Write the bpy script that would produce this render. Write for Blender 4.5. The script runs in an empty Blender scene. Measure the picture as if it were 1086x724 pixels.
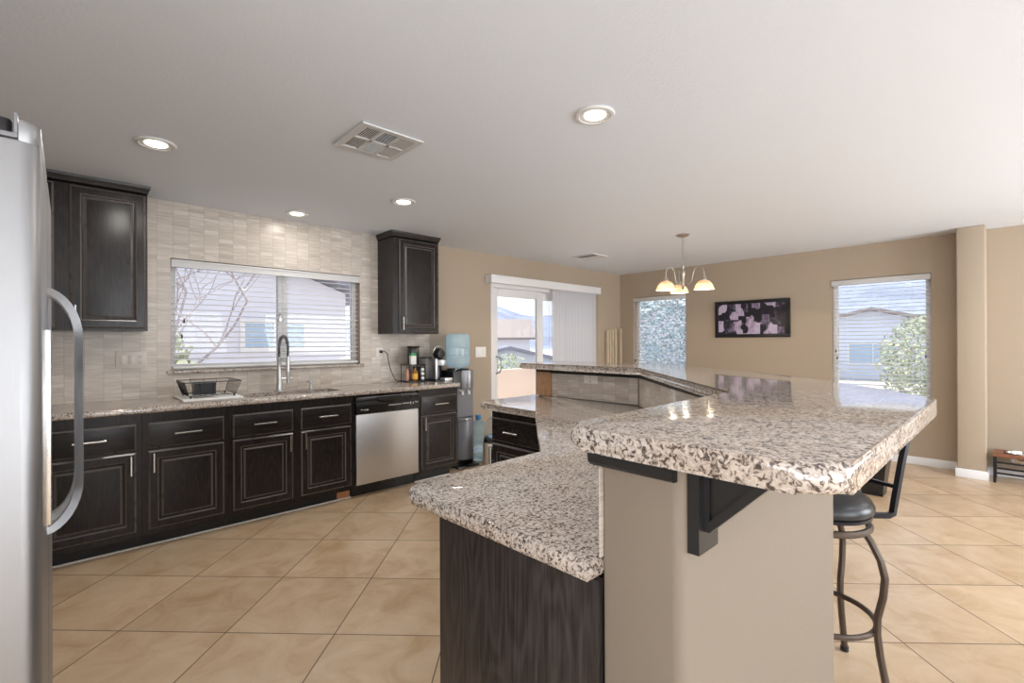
import bpy, bmesh, math, random
from mathutils import Vector, Matrix
random.seed(7)
PI = math.pi
S = bpy.context.scene
C = S.collection

# ---------------------------------------------------------------- camera
F_PX = 502.13
PSI, PITCH, ROLL = [math.radians(a) for a in (46.798, 0.07, -0.259)]
CAM_H = 1.339
fw = Vector((math.cos(PSI)*math.cos(PITCH), math.sin(PSI)*math.cos(PITCH), math.sin(PITCH)))
rt0 = Vector((math.sin(PSI), -math.cos(PSI), 0)); up0 = rt0.cross(fw)
rt = rt0*math.cos(ROLL) + up0*math.sin(ROLL)
up = -rt0*math.sin(ROLL) + up0*math.cos(ROLL)
cam_data = bpy.data.cameras.new('camera'); cam = bpy.data.objects.new('camera', cam_data); C.objects.link(cam)
cam_data.sensor_fit = 'HORIZONTAL'; cam_data.sensor_width = 36.0
cam_data.lens = F_PX*36.0/1086.0
cam_data.clip_start = 0.02; cam_data.clip_end = 1000
cam.matrix_world = Matrix(((rt.x, up.x, -fw.x, 0), (rt.y, up.y, -fw.y, 0), (rt.z, up.z, -fw.z, CAM_H), (0, 0, 0, 1)))
S.camera = cam

# ---------------------------------------------------------------- light and exposure
S.view_settings.view_transform = 'Standard'
S.view_settings.look = 'None'
S.view_settings.gamma = 1.0
S.view_settings.use_curve_mapping = False
S.view_settings.exposure = 0.45
CAN_W = 6.0
SKY_STRENGTH = 1.0
SUN_STRENGTH = 7.5
REAR_W = 75.0     # fill light added at each unseen window behind the camera
CHANDELIER_W = 5.0

world = bpy.data.worlds.new('world'); S.world = world; world.use_nodes = True
wn = world.node_tree.nodes; wl = world.node_tree.links; wn.clear()
w_out = wn.new('ShaderNodeOutputWorld'); w_bg = wn.new('ShaderNodeBackground')
w_tc = wn.new('ShaderNodeTexCoord'); w_sep = wn.new('ShaderNodeSeparateXYZ'); w_ramp = wn.new('ShaderNodeValToRGB')
w_mr = wn.new('ShaderNodeMapRange'); w_mr.inputs[1].default_value = -1; w_mr.inputs[2].default_value = 1
e = w_ramp.color_ramp.elements
e[0].position = 0.0; e[0].color = (0.50, 0.46, 0.42, 1)
e[1].position = 1.0; e[1].color = (0.42, 0.62, 1.0, 1)
for p_, c_ in ((0.495, (0.62, 0.60, 0.58, 1)), (0.505, (0.93, 0.96, 1.0, 1)), (0.62, (0.78, 0.88, 1.0, 1))):
    k = e.new(p_); k.color = c_
w_noise = wn.new('ShaderNodeTexNoise'); w_noise.inputs['Scale'].default_value = 3.0; w_noise.inputs['Detail'].default_value = 6
w_nr = wn.new('ShaderNodeMapRange'); w_nr.inputs[1].default_value = 0.48; w_nr.inputs[2].default_value = 0.68; w_nr.inputs[4].default_value = 0.7
w_up = wn.new('ShaderNodeMath'); w_up.operation = 'GREATER_THAN'; w_up.inputs[1].default_value = 0.0
w_mul = wn.new('ShaderNodeMath'); w_mul.operation = 'MULTIPLY'
w_mix = wn.new('ShaderNodeMixRGB'); w_mix.inputs[2].default_value = (1.0, 1.0, 1.0, 1)
wl.new(w_tc.outputs['Generated'], w_sep.inputs[0]); wl.new(w_sep.outputs[2], w_mr.inputs[0]); wl.new(w_mr.outputs[0], w_ramp.inputs[0])
wl.new(w_tc.outputs['Generated'], w_noise.inputs['Vector']); wl.new(w_noise.outputs[0], w_nr.inputs[0])
wl.new(w_sep.outputs[2], w_up.inputs[0]); wl.new(w_up.outputs[0], w_mul.inputs[0]); wl.new(w_nr.outputs[0], w_mul.inputs[1])
wl.new(w_mul.outputs[0], w_mix.inputs[0]); wl.new(w_ramp.outputs[0], w_mix.inputs[1])
wl.new(w_mix.outputs[0], w_bg.inputs[0]); wl.new(w_bg.outputs[0], w_out.inputs[0])
w_bg.inputs[1].default_value = SKY_STRENGTH

sun_d = bpy.data.lights.new('sun', 'SUN'); sun_d.energy = SUN_STRENGTH; sun_d.angle = 0.01; sun_d.color = (1.0, 0.95, 0.88)
sun = bpy.data.objects.new('sun', sun_d); C.objects.link(sun)
sun.rotation_euler = Vector((-0.30, -0.36, -1.1)).to_track_quat('-Z', 'Y').to_euler()
def fill_area(name, loc, direction, sx, sy, watts):
    d = bpy.data.lights.new(name, 'AREA'); d.shape = 'RECTANGLE'; d.size = sx; d.size_y = sy; d.energy = watts; d.color = (0.90, 0.95, 1.0)
    o = bpy.data.objects.new(name, d); C.objects.link(o); o.location = loc
    o.rotation_euler = Vector(direction).to_track_quat('-Z', 'Y').to_euler(); return o
for x_, k_ in ((-1.7, 0.7), (1.5, 0.9), (4.75, 1.75)): fill_area('window_daylight', (x_, -3.30, 1.25), (0, 0.84, 0.54), 2.35, 1.95, REAR_W*k_)  # added fill lamps, tilted up to brighten ceiling and room
fill_area('window_daylight', (-3.30, -1.2, 1.25), (0.80, 0, 0.60), 3.2, 1.9, REAR_W*0.9)
S.cycles.max_bounces = 10; S.cycles.diffuse_bounces = 6; S.cycles.transparent_max_bounces = 24
S.cycles.sample_clamp_indirect = 4.0
S.cycles.caustics_reflective = False; S.cycles.caustics_refractive = False

# ---------------------------------------------------------------- materials
def new_mat(name):
    m = bpy.data.materials.new(name); m.use_nodes = True
    n = m.node_tree.nodes; l = m.node_tree.links
    b = n['Principled BSDF']
    return m, n, l, b

def plain(name, col, rough=0.5, metal=0.0, emit=None, emit_s=0.0, spec=0.5, coat=0.0):
    m, n, l, b = new_mat(name)
    b.inputs['Base Color'].default_value = (*col, 1); b.inputs['Roughness'].default_value = rough
    b.inputs['Metallic'].default_value = metal; b.inputs['Specular IOR Level'].default_value = spec
    b.inputs['Coat Weight'].default_value = coat
    # faint procedural mottling so no surface is perfectly uniform
    nz = n.new('ShaderNodeTexNoise'); nz.inputs['Scale'].default_value = 14.0
    tc = n.new('ShaderNodeTexCoord'); l.new(tc.outputs['Object'], nz.inputs['Vector'])
    mr = n.new('ShaderNodeMapRange'); mr.inputs[3].default_value = rough*0.92; mr.inputs[4].default_value = min(1, rough*1.08)
    l.new(nz.outputs[0], mr.inputs[0]); l.new(mr.outputs[0], b.inputs['Roughness'])
    if emit:
        b.inputs['Emission Color'].default_value = (*emit, 1); b.inputs['Emission Strength'].default_value = emit_s
    return m

def bumped(name, col, rough, scale, strength, dist=0.002, detail=3, var=0.0):
    m, n, l, b = new_mat(name)
    b.inputs['Roughness'].default_value = rough; b.inputs['Base Color'].default_value = (*col, 1)
    tc = n.new('ShaderNodeTexCoord'); nz = n.new('ShaderNodeTexNoise'); nz.inputs['Scale'].default_value = scale; nz.inputs['Detail'].default_value = detail
    l.new(tc.outputs['Object'], nz.inputs['Vector'])
    bp = n.new('ShaderNodeBump'); bp.inputs['Strength'].default_value = strength; bp.inputs['Distance'].default_value = dist
    l.new(nz.outputs[0], bp.inputs['Height']); l.new(bp.outputs[0], b.inputs['Normal'])
    if var:
        n2 = n.new('ShaderNodeTexNoise'); n2.inputs['Scale'].default_value = var; n2.inputs['Detail'].default_value = 5
        l.new(tc.outputs['Object'], n2.inputs['Vector'])
        r = n.new('ShaderNodeValToRGB'); r.color_ramp.elements[0].position = 0.3; r.color_ramp.elements[1].position = 0.7
        r.color_ramp.elements[0].color = (*[c*0.72 for c in col], 1); r.color_ramp.elements[1].color = (*[min(1, c*1.2) for c in col], 1)
        l.new(n2.outputs[0], r.inputs[0]); l.new(r.outputs[0], b.inputs['Base Color'])
    return m

def granite(name):
    m, n, l, b = new_mat(name)
    tc = n.new('ShaderNodeTexCoord')
    n1 = n.new('ShaderNodeTexNoise'); n1.inputs['Scale'].default_value = 125; n1.inputs['Detail'].default_value = 3; n1.inputs['Distortion'].default_value = 1.0
    n2 = n.new('ShaderNodeTexNoise'); n2.inputs['Scale'].default_value = 22; n2.inputs['Detail'].default_value = 4
    n3 = n.new('ShaderNodeTexNoise'); n3.inputs['Scale'].default_value = 3.2; n3.inputs['Detail'].default_value = 3
    for q in (n1, n2, n3): l.new(tc.outputs['Object'], q.inputs['Vector'])
    r1 = n.new('ShaderNodeValToRGB'); r1.color_ramp.interpolation = 'LINEAR'
    e = r1.color_ramp.elements
    e[0].position = 0.31; e[0].color = (0.06, 0.048, 0.042, 1)
    e[1].position = 0.66; e[1].color = (0.66, 0.61, 0.56, 1)
    for p_, c_ in ((0.395, (0.12, 0.098, 0.086, 1)), (0.445, (0.35, 0.305, 0.27, 1)), (0.515, (0.52, 0.475, 0.43, 1))):
        k = e.new(p_); k.color = c_
    # shift thresholds with the mid-scale noise so the speckle clusters
    ad = n.new('ShaderNodeMath'); ad.operation = 'MULTIPLY_ADD'; ad.inputs[1].default_value = 0.22; ad.inputs[2].default_value = -0.11
    l.new(n2.outputs[0], ad.inputs[0])
    sm = n.new('ShaderNodeMath'); sm.operation = 'ADD'; l.new(n1.outputs[0], sm.inputs[0]); l.new(ad.outputs[0], sm.inputs[1])
    l.new(sm.outputs[0], r1.inputs[0])
    r3 = n.new('ShaderNodeValToRGB'); r3.color_ramp.elements[0].position = 0.35; r3.color_ramp.elements[1].position = 0.65
    r3.color_ramp.elements[0].color = (0.93, 0.86, 0.82, 1); r3.color_ramp.elements[1].color = (1.0, 1.0, 1.0, 1)
    l.new(n3.outputs[0], r3.inputs[0])
    mx = n.new('ShaderNodeMixRGB'); mx.blend_type = 'MULTIPLY'; mx.inputs[0].default_value = 1
    l.new(r1.outputs[0], mx.inputs[1]); l.new(r3.outputs[0], mx.inputs[2]); l.new(mx.outputs[0], b.inputs['Base Color'])
    b.inputs['Roughness'].default_value = 0.07; b.inputs['IOR'].default_value = 1.8
    return m

def wood(name, dark, light, axis='Z', rough=0.27, scale=1.0):
    m, n, l, b = new_mat(name)
    tc = n.new('ShaderNodeTexCoord'); mp = n.new('ShaderNodeMapping')
    sc = {'Z': (110, 110, 4.5), 'X': (4.5, 110, 110), 'Y': (110, 4.5, 110)}[axis]
    mp.inputs['Scale'].default_value = [s*scale for s in sc]
    l.new(tc.outputs['Object'], mp.inputs[0])
    nz = n.new('ShaderNodeTexNoise'); nz.inputs['Scale'].default_value = 1.6; nz.inputs['Detail'].default_value = 5; nz.inputs['Distortion'].default_value = 0.6
    l.new(mp.outputs[0], nz.inputs['Vector'])
    # cathedral figure: broad warped bands
    mp2 = n.new('ShaderNodeMapping'); mp2.inputs['Scale'].default_value = {'Z': (5, 5, 0.9), 'X': (0.9, 5, 5), 'Y': (5, 0.9, 5)}[axis]
    l.new(tc.outputs['Object'], mp2.inputs[0])
    wv = n.new('ShaderNodeTexNoise'); wv.inputs['Scale'].default_value = 1.3; wv.inputs['Detail'].default_value = 2
    l.new(mp2.outputs[0], wv.inputs['Vector'])
    sn = n.new('ShaderNodeMath'); sn.operation = 'MULTIPLY'; sn.inputs[1].default_value = 110; l.new(wv.outputs[0], sn.inputs[0])
    si = n.new('ShaderNodeMath'); si.operation = 'SINE'; l.new(sn.outputs[0], si.inputs[0])
    ma = n.new('ShaderNodeMath'); ma.operation = 'MULTIPLY_ADD'; ma.inputs[1].default_value = 0.10; l.new(si.outputs[0], ma.inputs[0]); l.new(nz.outputs[0], ma.inputs[2])
    r = n.new('ShaderNodeValToRGB'); r.color_ramp.elements[0].position = 0.34; r.color_ramp.elements[1].position = 0.7
    r.color_ramp.elements[0].color = (*dark, 1); r.color_ramp.elements[1].color = (*light, 1)
    l.new(ma.outputs[0], r.inputs[0]); l.new(r.outputs[0], b.inputs['Base Color'])
    bp = n.new('ShaderNodeBump'); bp.inputs['Strength'].default_value = 0.07; bp.inputs['Distance'].default_value = 0.001
    l.new(ma.outputs[0], bp.inputs['Height']); l.new(bp.outputs[0], b.inputs['Normal'])
    b.inputs['Roughness'].default_value = rough; b.inputs['Specular IOR Level'].default_value = 0.32
    return m

def floor_tile(name):
    m, n, l, b = new_mat(name)
    g = n.new('ShaderNodeNewGeometry'); sp = n.new('ShaderNodeSeparateXYZ'); l.new(g.outputs['Position'], sp.inputs[0])
    def M(op, a, b2=None, c=None):
        k = n.new('ShaderNodeMath'); k.operation = op
        for i, v in enumerate((a, b2, c)):
            if v is None: continue
            if isinstance(v, (int, float)): k.inputs[i].default_value = v
            else: l.new(v, k.inputs[i])
        return k.outputs[0]
    r2 = 2**0.5
    u = M('DIVIDE', M('SUBTRACT', sp.outputs[0], sp.outputs[1]), r2); v = M('DIVIDE', M('ADD', sp.outputs[0], sp.outputs[1]), r2)
    u = M('DIVIDE', M('ADD', u, 2.42 + 5.1), 0.51); v = M('DIVIDE', M('ADD', v, -2.152 + 5.16), 0.516)
    fu = M('FRACT', u); fv = M('FRACT', v)
    du = M('MINIMUM', fu, M('SUBTRACT', 1.0, fu)); dv = M('MINIMUM', fv, M('SUBTRACT', 1.0, fv))
    d = M('MINIMUM', du, dv)
    grout = M('LESS_THAN', d, 0.0052)
    cv = n.new('ShaderNodeCombineXYZ'); l.new(M('FLOOR', u), cv.inputs[0]); l.new(M('FLOOR', v), cv.inputs[1])
    wn_ = n.new('ShaderNodeTexWhiteNoise'); l.new(cv.outputs[0], wn_.inputs['Vector'])
    # per-tile offset clouding
    off = n.new('ShaderNodeVectorMath'); off.operation = 'MULTIPLY_ADD'; l.new(wn_.outputs['Color'], off.inputs[0]); off.inputs[1].default_value = (9, 9, 9); l.new(g.outputs['Position'], off.inputs[2])
    n1 = n.new('ShaderNodeTexNoise'); n1.inputs['Scale'].default_value = 4.5; n1.inputs['Detail'].default_value = 8; n1.inputs['Roughness'].default_value = 0.62; n1.inputs['Distortion'].default_value = 0.7
    l.new(off.outputs[0], n1.inputs['Vector'])
    r = n.new('ShaderNodeValToRGB'); e = r.color_ramp.elements
    e[0].position = 0.30; e[0].color = (0.53, 0.38, 0.25, 1); e[1].position = 0.72; e[1].color = (0.74, 0.60, 0.46, 1)
    k = e.new(0.5); k.color = (0.65, 0.505, 0.365, 1)
    l.new(n1.outputs[0], r.inputs[0])
    hv = n.new('ShaderNodeHueSaturation'); hv.inputs['Saturation'].default_value = 1.18
    l.new(M('MULTIPLY_ADD', wn_.outputs['Value'], 0.10, 0.89), hv.inputs['Value']); l.new(r.outputs[0], hv.inputs['Color'])
    mx = n.new('ShaderNodeMixRGB'); mx.inputs[2].default_value = (0.16, 0.11, 0.075, 1)
    l.new(grout, mx.inputs[0]); l.new(hv.outputs[0], mx.inputs[1]); l.new(mx.outputs[0], b.inputs['Base Color'])
    l.new(M('MULTIPLY_ADD', grout, 0.5, 0.30), b.inputs['Roughness'])
    n4 = n.new('ShaderNodeTexNoise'); n4.inputs['Scale'].default_value = 9; n4.inputs['Detail'].default_value = 6; n4.inputs['Distortion'].default_value = 1.5
    l.new(off.outputs[0], n4.inputs['Vector'])
    bp = n.new('ShaderNodeBump'); bp.inputs['Strength'].default_value = 0.25; bp.inputs['Distance'].default_value = 0.003
    l.new(M('SUBTRACT', n4.outputs[0], M('MULTIPLY', grout, 0.6)), bp.inputs['Height']); l.new(bp.outputs[0], b.inputs['Normal'])
    return m

def mosaic(name, axis, tw, th, joint=0.018):
    """stacked stone strips; axis is the horizontal world direction (x, y) along the wall"""
    m, n, l, b = new_mat(name)
    g = n.new('ShaderNodeNewGeometry'); sp = n.new('ShaderNodeSeparateXYZ'); l.new(g.outputs['Position'], sp.inputs[0])
    def M(op, a, b2=None, c=None):
        k = n.new('ShaderNodeMath'); k.operation = op
        for i, v in enumerate((a, b2, c)):
            if v is None: continue
            if isinstance(v, (int, float)): k.inputs[i].default_value = v
            else: l.new(v, k.inputs[i])
        return k.outputs[0]
    a = M('ADD', M('MULTIPLY', sp.outputs[0], axis[0]), M('MULTIPLY', sp.outputs[1], axis[1]))
    u = M('DIVIDE', M('ADD', a, 20), tw); v = M('DIVIDE', sp.outputs[2], th)
    fu = M('FRACT', u); fv = M('FRACT', v)
    ju = M('LESS_THAN', fu, 0.022); jv = M('LESS_THAN', fv, 0.07)
    cv = n.new('ShaderNodeCombineXYZ'); l.new(M('FLOOR', u), cv.inputs[0]); l.new(M('FLOOR', v), cv.inputs[1])
    wn_ = n.new('ShaderNodeTexWhiteNoise'); l.new(cv.outputs[0], wn_.inputs['Vector'])
    r = n.new('ShaderNodeValToRGB'); e = r.color_ramp.elements
    e[0].position = 0; e[0].color = (0.50, 0.435, 0.38, 1); e[1].position = 1; e[1].color = (0.70, 0.64, 0.58, 1)
    for p_, c_ in ((0.10, (0.57, 0.505, 0.445, 1)), (0.5, (0.60, 0.54, 0.475, 1)), (0.85, (0.645, 0.575, 0.51, 1))):
        k = e.new(p_); k.color = c_
    l.new(wn_.outputs['Value'], r.inputs[0])
    cs = n.new('ShaderNodeCombineXYZ'); l.new(M('MULTIPLY', a, 9), cs.inputs[0]); l.new(M('MULTIPLY', sp.outputs[2], 190), cs.inputs[1]); l.new(M('MULTIPLY', wn_.outputs['Value'], 31), cs.inputs[2])
    st = n.new('ShaderNodeTexNoise'); st.inputs['Scale'].default_value = 1; st.inputs['Detail'].default_value = 3; l.new(cs.outputs[0], st.inputs['Vector'])
    hv = n.new('ShaderNodeHueSaturation'); l.new(M('MULTIPLY_ADD', st.outputs[0], 0.85, 0.50), hv.inputs['Value']); l.new(r.outputs[0], hv.inputs['Color'])
    mx = n.new('ShaderNodeMixRGB'); mx.inputs[2].default_value = (0.33, 0.255, 0.20, 1)
    l.new(M('MULTIPLY', M('MAXIMUM', ju, M('MULTIPLY', jv, 0.45)), 0.8), mx.inputs[0]); l.new(hv.outputs[0], mx.inputs[1]); l.new(mx.outputs[0], b.inputs['Base Color'])
    b.inputs['Roughness'].default_value = 0.28
    bp = n.new('ShaderNodeBump'); bp.inputs['Strength'].default_value = 0.3; bp.inputs['Distance'].default_value = 0.0015; bp.invert = True
    l.new(M('MAXIMUM', ju, jv), bp.inputs['Height']); l.new(bp.outputs[0], b.inputs['Normal'])
    return m

def brushed(name, col, rough=0.28, axis='Z'):
    m, n, l, b = new_mat(name)
    b.inputs['Base Color'].default_value = (*col, 1); b.inputs['Metallic'].default_value = 1.0
    tc = n.new('ShaderNodeTexCoord'); mp = n.new('ShaderNodeMapping')
    mp.inputs['Scale'].default_value = {'Z': (1500, 1500, 12), 'X': (12, 1500, 1500), 'Y': (1500, 12, 1500)}[axis]
    nz = n.new('ShaderNodeTexNoise'); nz.inputs['Detail'].default_value = 2; nz.inputs['Scale'].default_value = 1
    l.new(tc.outputs['Object'], mp.inputs[0]); l.new(mp.outputs[0], nz.inputs['Vector'])
    mr = n.new('ShaderNodeMapRange'); mr.inputs[3].default_value = rough*0.75; mr.inputs[4].default_value = rough*1.3
    l.new(nz.outputs[0], mr.inputs[0]); l.new(mr.outputs[0], b.inputs['Roughness'])
    return m

def glassy(name, tint=(1, 1, 1), gloss=0.06, diff=None, diff_f=0.0):
    m, n, l, b = new_mat(name); n.remove(b)
    o = n['Material Output']; t = n.new('ShaderNodeBsdfTransparent'); t.inputs[0].default_value = (*tint, 1)
    g = n.new('ShaderNodeBsdfGlossy'); g.inputs['Roughness'].default_value = 0.03
    fr = n.new('ShaderNodeFresnel'); fr.inputs[0].default_value = 1.33 if gloss < 0.1 else 1.45
    mx = n.new('ShaderNodeMixShader'); l.new(fr.outputs[0], mx.inputs[0]); l.new(t.outputs[0], mx.inputs[1]); l.new(g.outputs[0], mx.inputs[2])
    last = mx
    if diff:
        d = n.new('ShaderNodeBsdfTranslucent'); d.inputs[0].default_value = (*diff, 1)
        d2 = n.new('ShaderNodeBsdfDiffuse'); d2.inputs[0].default_value = (*diff, 1)
        a = n.new('ShaderNodeAddShader'); l.new(d.outputs[0], a.inputs[0]); l.new(d2.outputs[0], a.inputs[1])
        m2 = n.new('ShaderNodeMixShader'); m2.inputs[0].default_value = diff_f; l.new(mx.outputs[0], m2.inputs[1]); l.new(a.outputs[0], m2.inputs[2]); last = m2
    l.new(last.outputs[0], o.inputs[0])
    return m

def print_mat(name):
    m, n, l, b = new_mat(name)
    tc = n.new('ShaderNodeTexCoord'); mp = n.new('ShaderNodeMapping'); mp.inputs['Scale'].default_value = (9, 11, 8)
    l.new(tc.outputs['Object'], mp.inputs[0])
    vo = n.new('ShaderNodeTexVoronoi'); vo.distance = 'CHEBYCHEV'; vo.inputs['Scale'].default_value = 1.0; l.new(mp.outputs[0], vo.inputs['Vector'])
    nz = n.new('ShaderNodeTexNoise'); nz.inputs['Scale'].default_value = 22; nz.inputs['Detail'].default_value = 4; l.new(tc.outputs['Object'], nz.inputs['Vector'])
    sx = n.new('ShaderNodeSeparateColor'); l.new(vo.outputs['Color'], sx.inputs[0])
    ad = n.new('ShaderNodeMath'); ad.operation = 'MULTIPLY_ADD'; ad.inputs[1].default_value = 0.75; ad.inputs[2].default_value = -0.375; l.new(nz.outputs[0], ad.inputs[0])
    a2 = n.new('ShaderNodeMath'); a2.operation = 'ADD'; l.new(sx.outputs[0], a2.inputs[0]); l.new(ad.outputs[0], a2.inputs[1])
    r = n.new('ShaderNodeValToRGB'); r.color_ramp.interpolation = 'LINEAR'; e = r.color_ramp.elements
    e[0].position = 0.38; e[0].color = (0.012, 0.011, 0.018, 1); e[1].position = 0.92; e[1].color = (0.52, 0.45, 0.60, 1)
    for p_, c_ in ((0.48, (0.05, 0.045, 0.075, 1)), (0.62, (0.17, 0.13, 0.21, 1)), (0.72, (0.33, 0.26, 0.38, 1))):
        k = e.new(p_); k.color = c_
    l.new(a2.outputs[0], r.inputs[0]); l.new(r.outputs[0], b.inputs['Base Color']); b.inputs['Roughness'].default_value = 0.3
    return m

M_WALL = bumped('tan_wall_paint', (0.43, 0.35, 0.265), 0.75, 160, 0.15, 0.0015)
M_KNEE = bumped('greige_wall_paint', (0.225, 0.184, 0.142), 0.7, 110, 0.3, 0.002)
M_CEIL = bumped('white_ceiling_texture', (0.77, 0.82, 0.89), 0.85, 90, 0.35, 0.003)
M_BASE = plain('white_trim_paint', (0.83, 0.84, 0.86), 0.4)
M_FLOOR = floor_tile('beige_floor_tile')
M_GRAN = granite('speckled_granite')
M_WOODZ = wood('espresso_wood', (0.012, 0.0098, 0.0095), (0.027, 0.0215, 0.020), 'Z')
M_WOODX = wood('espresso_wood_cross', (0.012, 0.0098, 0.0095), (0.027, 0.0215, 0.020), 'X')
M_WOODY = wood('espresso_wood_side', (0.012, 0.0098, 0.0095), (0.027, 0.0215, 0.020), 'Y')
M_PANEL = wood('espresso_end_panel', (0.017, 0.013, 0.012), (0.048, 0.038, 0.035), 'Z', 0.38, 0.8)
M_EDGE_GLINT = plain('worn_wood_edge', (0.10, 0.086, 0.08), 0.28)  # lighter bevels: gloss highlights painted into the wood colour
M_BLKWOOD = plain('black_painted_wood', (0.012, 0.012, 0.013), 0.38)
M_TOE = plain('black_toe_kick', (0.010, 0.009, 0.009), 0.55)
M_RAW = wood('raw_orange_wood', (0.45, 0.20, 0.09), (0.60, 0.30, 0.15), 'X', 0.6)
M_POST = wood('honey_wood_post', (0.42, 0.23, 0.12), (0.56, 0.34, 0.19), 'Z', 0.4)
M_MOS_A = mosaic('stone_mosaic_window_wall', (1, 0), 0.103, 0.0305)
M_MOS_B = mosaic('stone_mosaic_bar', (0, 1), 0.103, 0.0305)
M_MOS_D = mosaic('stone_mosaic_bar_diagonal', (0.7071, 0.7071), 0.103, 0.0305)
M_STEEL = brushed('brushed_stainless', (0.70, 0.71, 0.73), 0.42)
M_FRIDGE = brushed('fridge_stainless', (0.36, 0.36, 0.37), 0.44)
M_HANDLE = brushed('bright_steel_handle', (0.75, 0.75, 0.76), 0.3)
M_FRIDGE_SIDE = bumped('fridge_grey_side', (0.42, 0.42, 0.42), 0.45, 300, 0.2, 0.001)
M_CHROME = plain('satin_nickel', (0.72, 0.71, 0.69), 0.25, 1.0)
M_DKMETAL = plain('black_metal', (0.018, 0.018, 0.022), 0.35, 0.6)
M_BRONZE = plain('bronze_metal', (0.11, 0.085, 0.07), 0.38, 0.7)
M_LEATHER = bumped('black_leather', (0.012, 0.012, 0.014), 0.3, 120, 0.12, 0.001)
M_BLKPLAS = plain('black_plastic', (0.012, 0.012, 0.013), 0.28)
M_GREYPLAS = plain('grey_plastic', (0.20, 0.20, 0.22), 0.35)
M_SILVER = plain('silver_plastic', (0.33, 0.33, 0.35), 0.3, 0.6)
M_WHITE = plain('white_plastic', (0.82, 0.82, 0.80), 0.35)
M_ALMOND = plain('stone_coloured_plate', (0.76, 0.71, 0.66), 0.4)
M_VINYL = plain('white_vinyl', (0.80, 0.80, 0.80), 0.4)
M_BLIND = plain('white_blind', (0.82, 0.82, 0.82), 0.45)
M_VALANCE = plain('white_valance', (0.66, 0.66, 0.66), 0.45)
M_VANE = None
M_CORD = plain('tan_cord', (0.62, 0.50, 0.34), 0.7)
M_TASSEL = plain('dark_wood_tassel', (0.06, 0.03, 0.02), 0.5)
M_GLASS = glassy('window_glass')
M_VANE = glassy('translucent_vane', (1, 1, 1), 0.06, (0.40, 0.40, 0.41), 1.0)
M_LENS = plain('lamp_lens', (0.9, 0.88, 0.8), 0.4, 0, (1.0, 0.93, 0.78), 4.0)
M_CANWHITE = plain('white_can_trim', (0.72, 0.72, 0.72), 0.4)
M_VENTM = plain('grey_vent_metal', (0.62, 0.62, 0.62), 0.45)
M_VENTD = plain('vent_dark', (0.02, 0.02, 0.02), 0.8)
M_SHADE = glassy('alabaster_shade', (1, 1, 1), 0.2, (0.44, 0.37, 0.27), 0.94)
M_PEWTER = plain('brushed_pewter', (0.42, 0.39, 0.35), 0.35, 0.8)
M_PRINT = print_mat('lavender_black_print')
M_FRAME = plain('black_frame', (0.008, 0.008, 0.010), 0.35)
M_WATER = glassy('blue_water_bottle', (0.80, 0.93, 1.0), 0.2, (0.66, 0.84, 0.96), 0.25)
M_CAP = plain('blue_cap', (0.10, 0.35, 0.75), 0.4)
M_BINSIDE = plain('beige_bin', (0.40, 0.35, 0.28), 0.35, 0.3)
M_BAGBLUE = plain('pale_blue_liner', (0.35, 0.55, 0.85), 0.5)
M_RACKWOOD = wood('tan_light_wood', (0.60, 0.49, 0.34), (0.70, 0.59, 0.44), 'Z', 0.5)
M_REDWOOD = wood('reddish_wood', (0.20, 0.08, 0.045), (0.34, 0.15, 0.085), 'Y', 0.4)
M_STUCCO = bumped('pink_tan_stucco', (0.60, 0.47, 0.38), 0.9, 60, 0.5, 0.006)
M_CONC = bumped('pale_concrete', (0.86, 0.85, 0.83), 0.85, 20, 0.2, 0.004)
M_DIRT = bumped('desert_ground', (0.42, 0.39, 0.37), 0.95, 3, 0.4, 0.05, 6, 0.4)
M_ASPH = bumped('grey_street', (0.24, 0.25, 0.30), 0.9, 6, 0.2, 0.01)
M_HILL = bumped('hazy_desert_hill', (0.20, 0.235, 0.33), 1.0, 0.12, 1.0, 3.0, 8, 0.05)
M_HOUSEW = bumped('white_lilac_stucco', (0.74, 0.75, 0.84), 0.9, 40, 0.3, 0.006)
M_HOUSEB = bumped('pale_blue_stucco', (0.68, 0.74, 0.86), 0.9, 40, 0.3, 0.006)
M_HOUSEP = bumped('pale_pink_stucco', (0.76, 0.64, 0.62), 0.9, 40, 0.3, 0.006)
M_HWIN = plain('house_window_blue', (0.42, 0.56, 0.72), 0.2)
M_LEAF = bumped('yellow_green_leaf', (0.34, 0.38, 0.25), 0.7, 3, 0.1, 0.01, 3, 2.0)
M_LEAFB = bumped('blue_green_leaf', (0.26, 0.36, 0.40), 0.7, 3, 0.1, 0.01, 3, 2.0)
M_BARK = bumped('grey_bark', (0.42, 0.37, 0.40), 0.9, 20, 0.4, 0.01)

def roof_mat(name, col):
    m, n, l, b = new_mat(name)
    tc = n.new('ShaderNodeTexCoord'); wv = n.new('ShaderNodeTexWave'); wv.inputs['Scale'].default_value = 5; wv.inputs['Distortion'].default_value = 0.2; wv.bands_direction = 'Y'
    l.new(tc.outputs['Object'], wv.inputs['Vector'])
    r = n.new('ShaderNodeValToRGB'); r.color_ramp.elements[0].color = (*[c*0.75 for c in col], 1); r.color_ramp.elements[1].color = (*col, 1)
    l.new(wv.outputs[0], r.inputs[0]); l.new(r.outputs[0], b.inputs['Base Color']); b.inputs['Roughness'].default_value = 0.9
    bp = n.new('ShaderNodeBump'); bp.inputs['Distance'].default_value = 0.05; l.new(wv.outputs[0], bp.inputs['Height']); l.new(bp.outputs[0], b.inputs['Normal'])
    return m
M_ROOF = roof_mat('pale_clay_roof', (0.50, 0.43, 0.41))
M_ROOFB = roof_mat('slate_blue_roof', (0.33, 0.35, 0.43))

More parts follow.
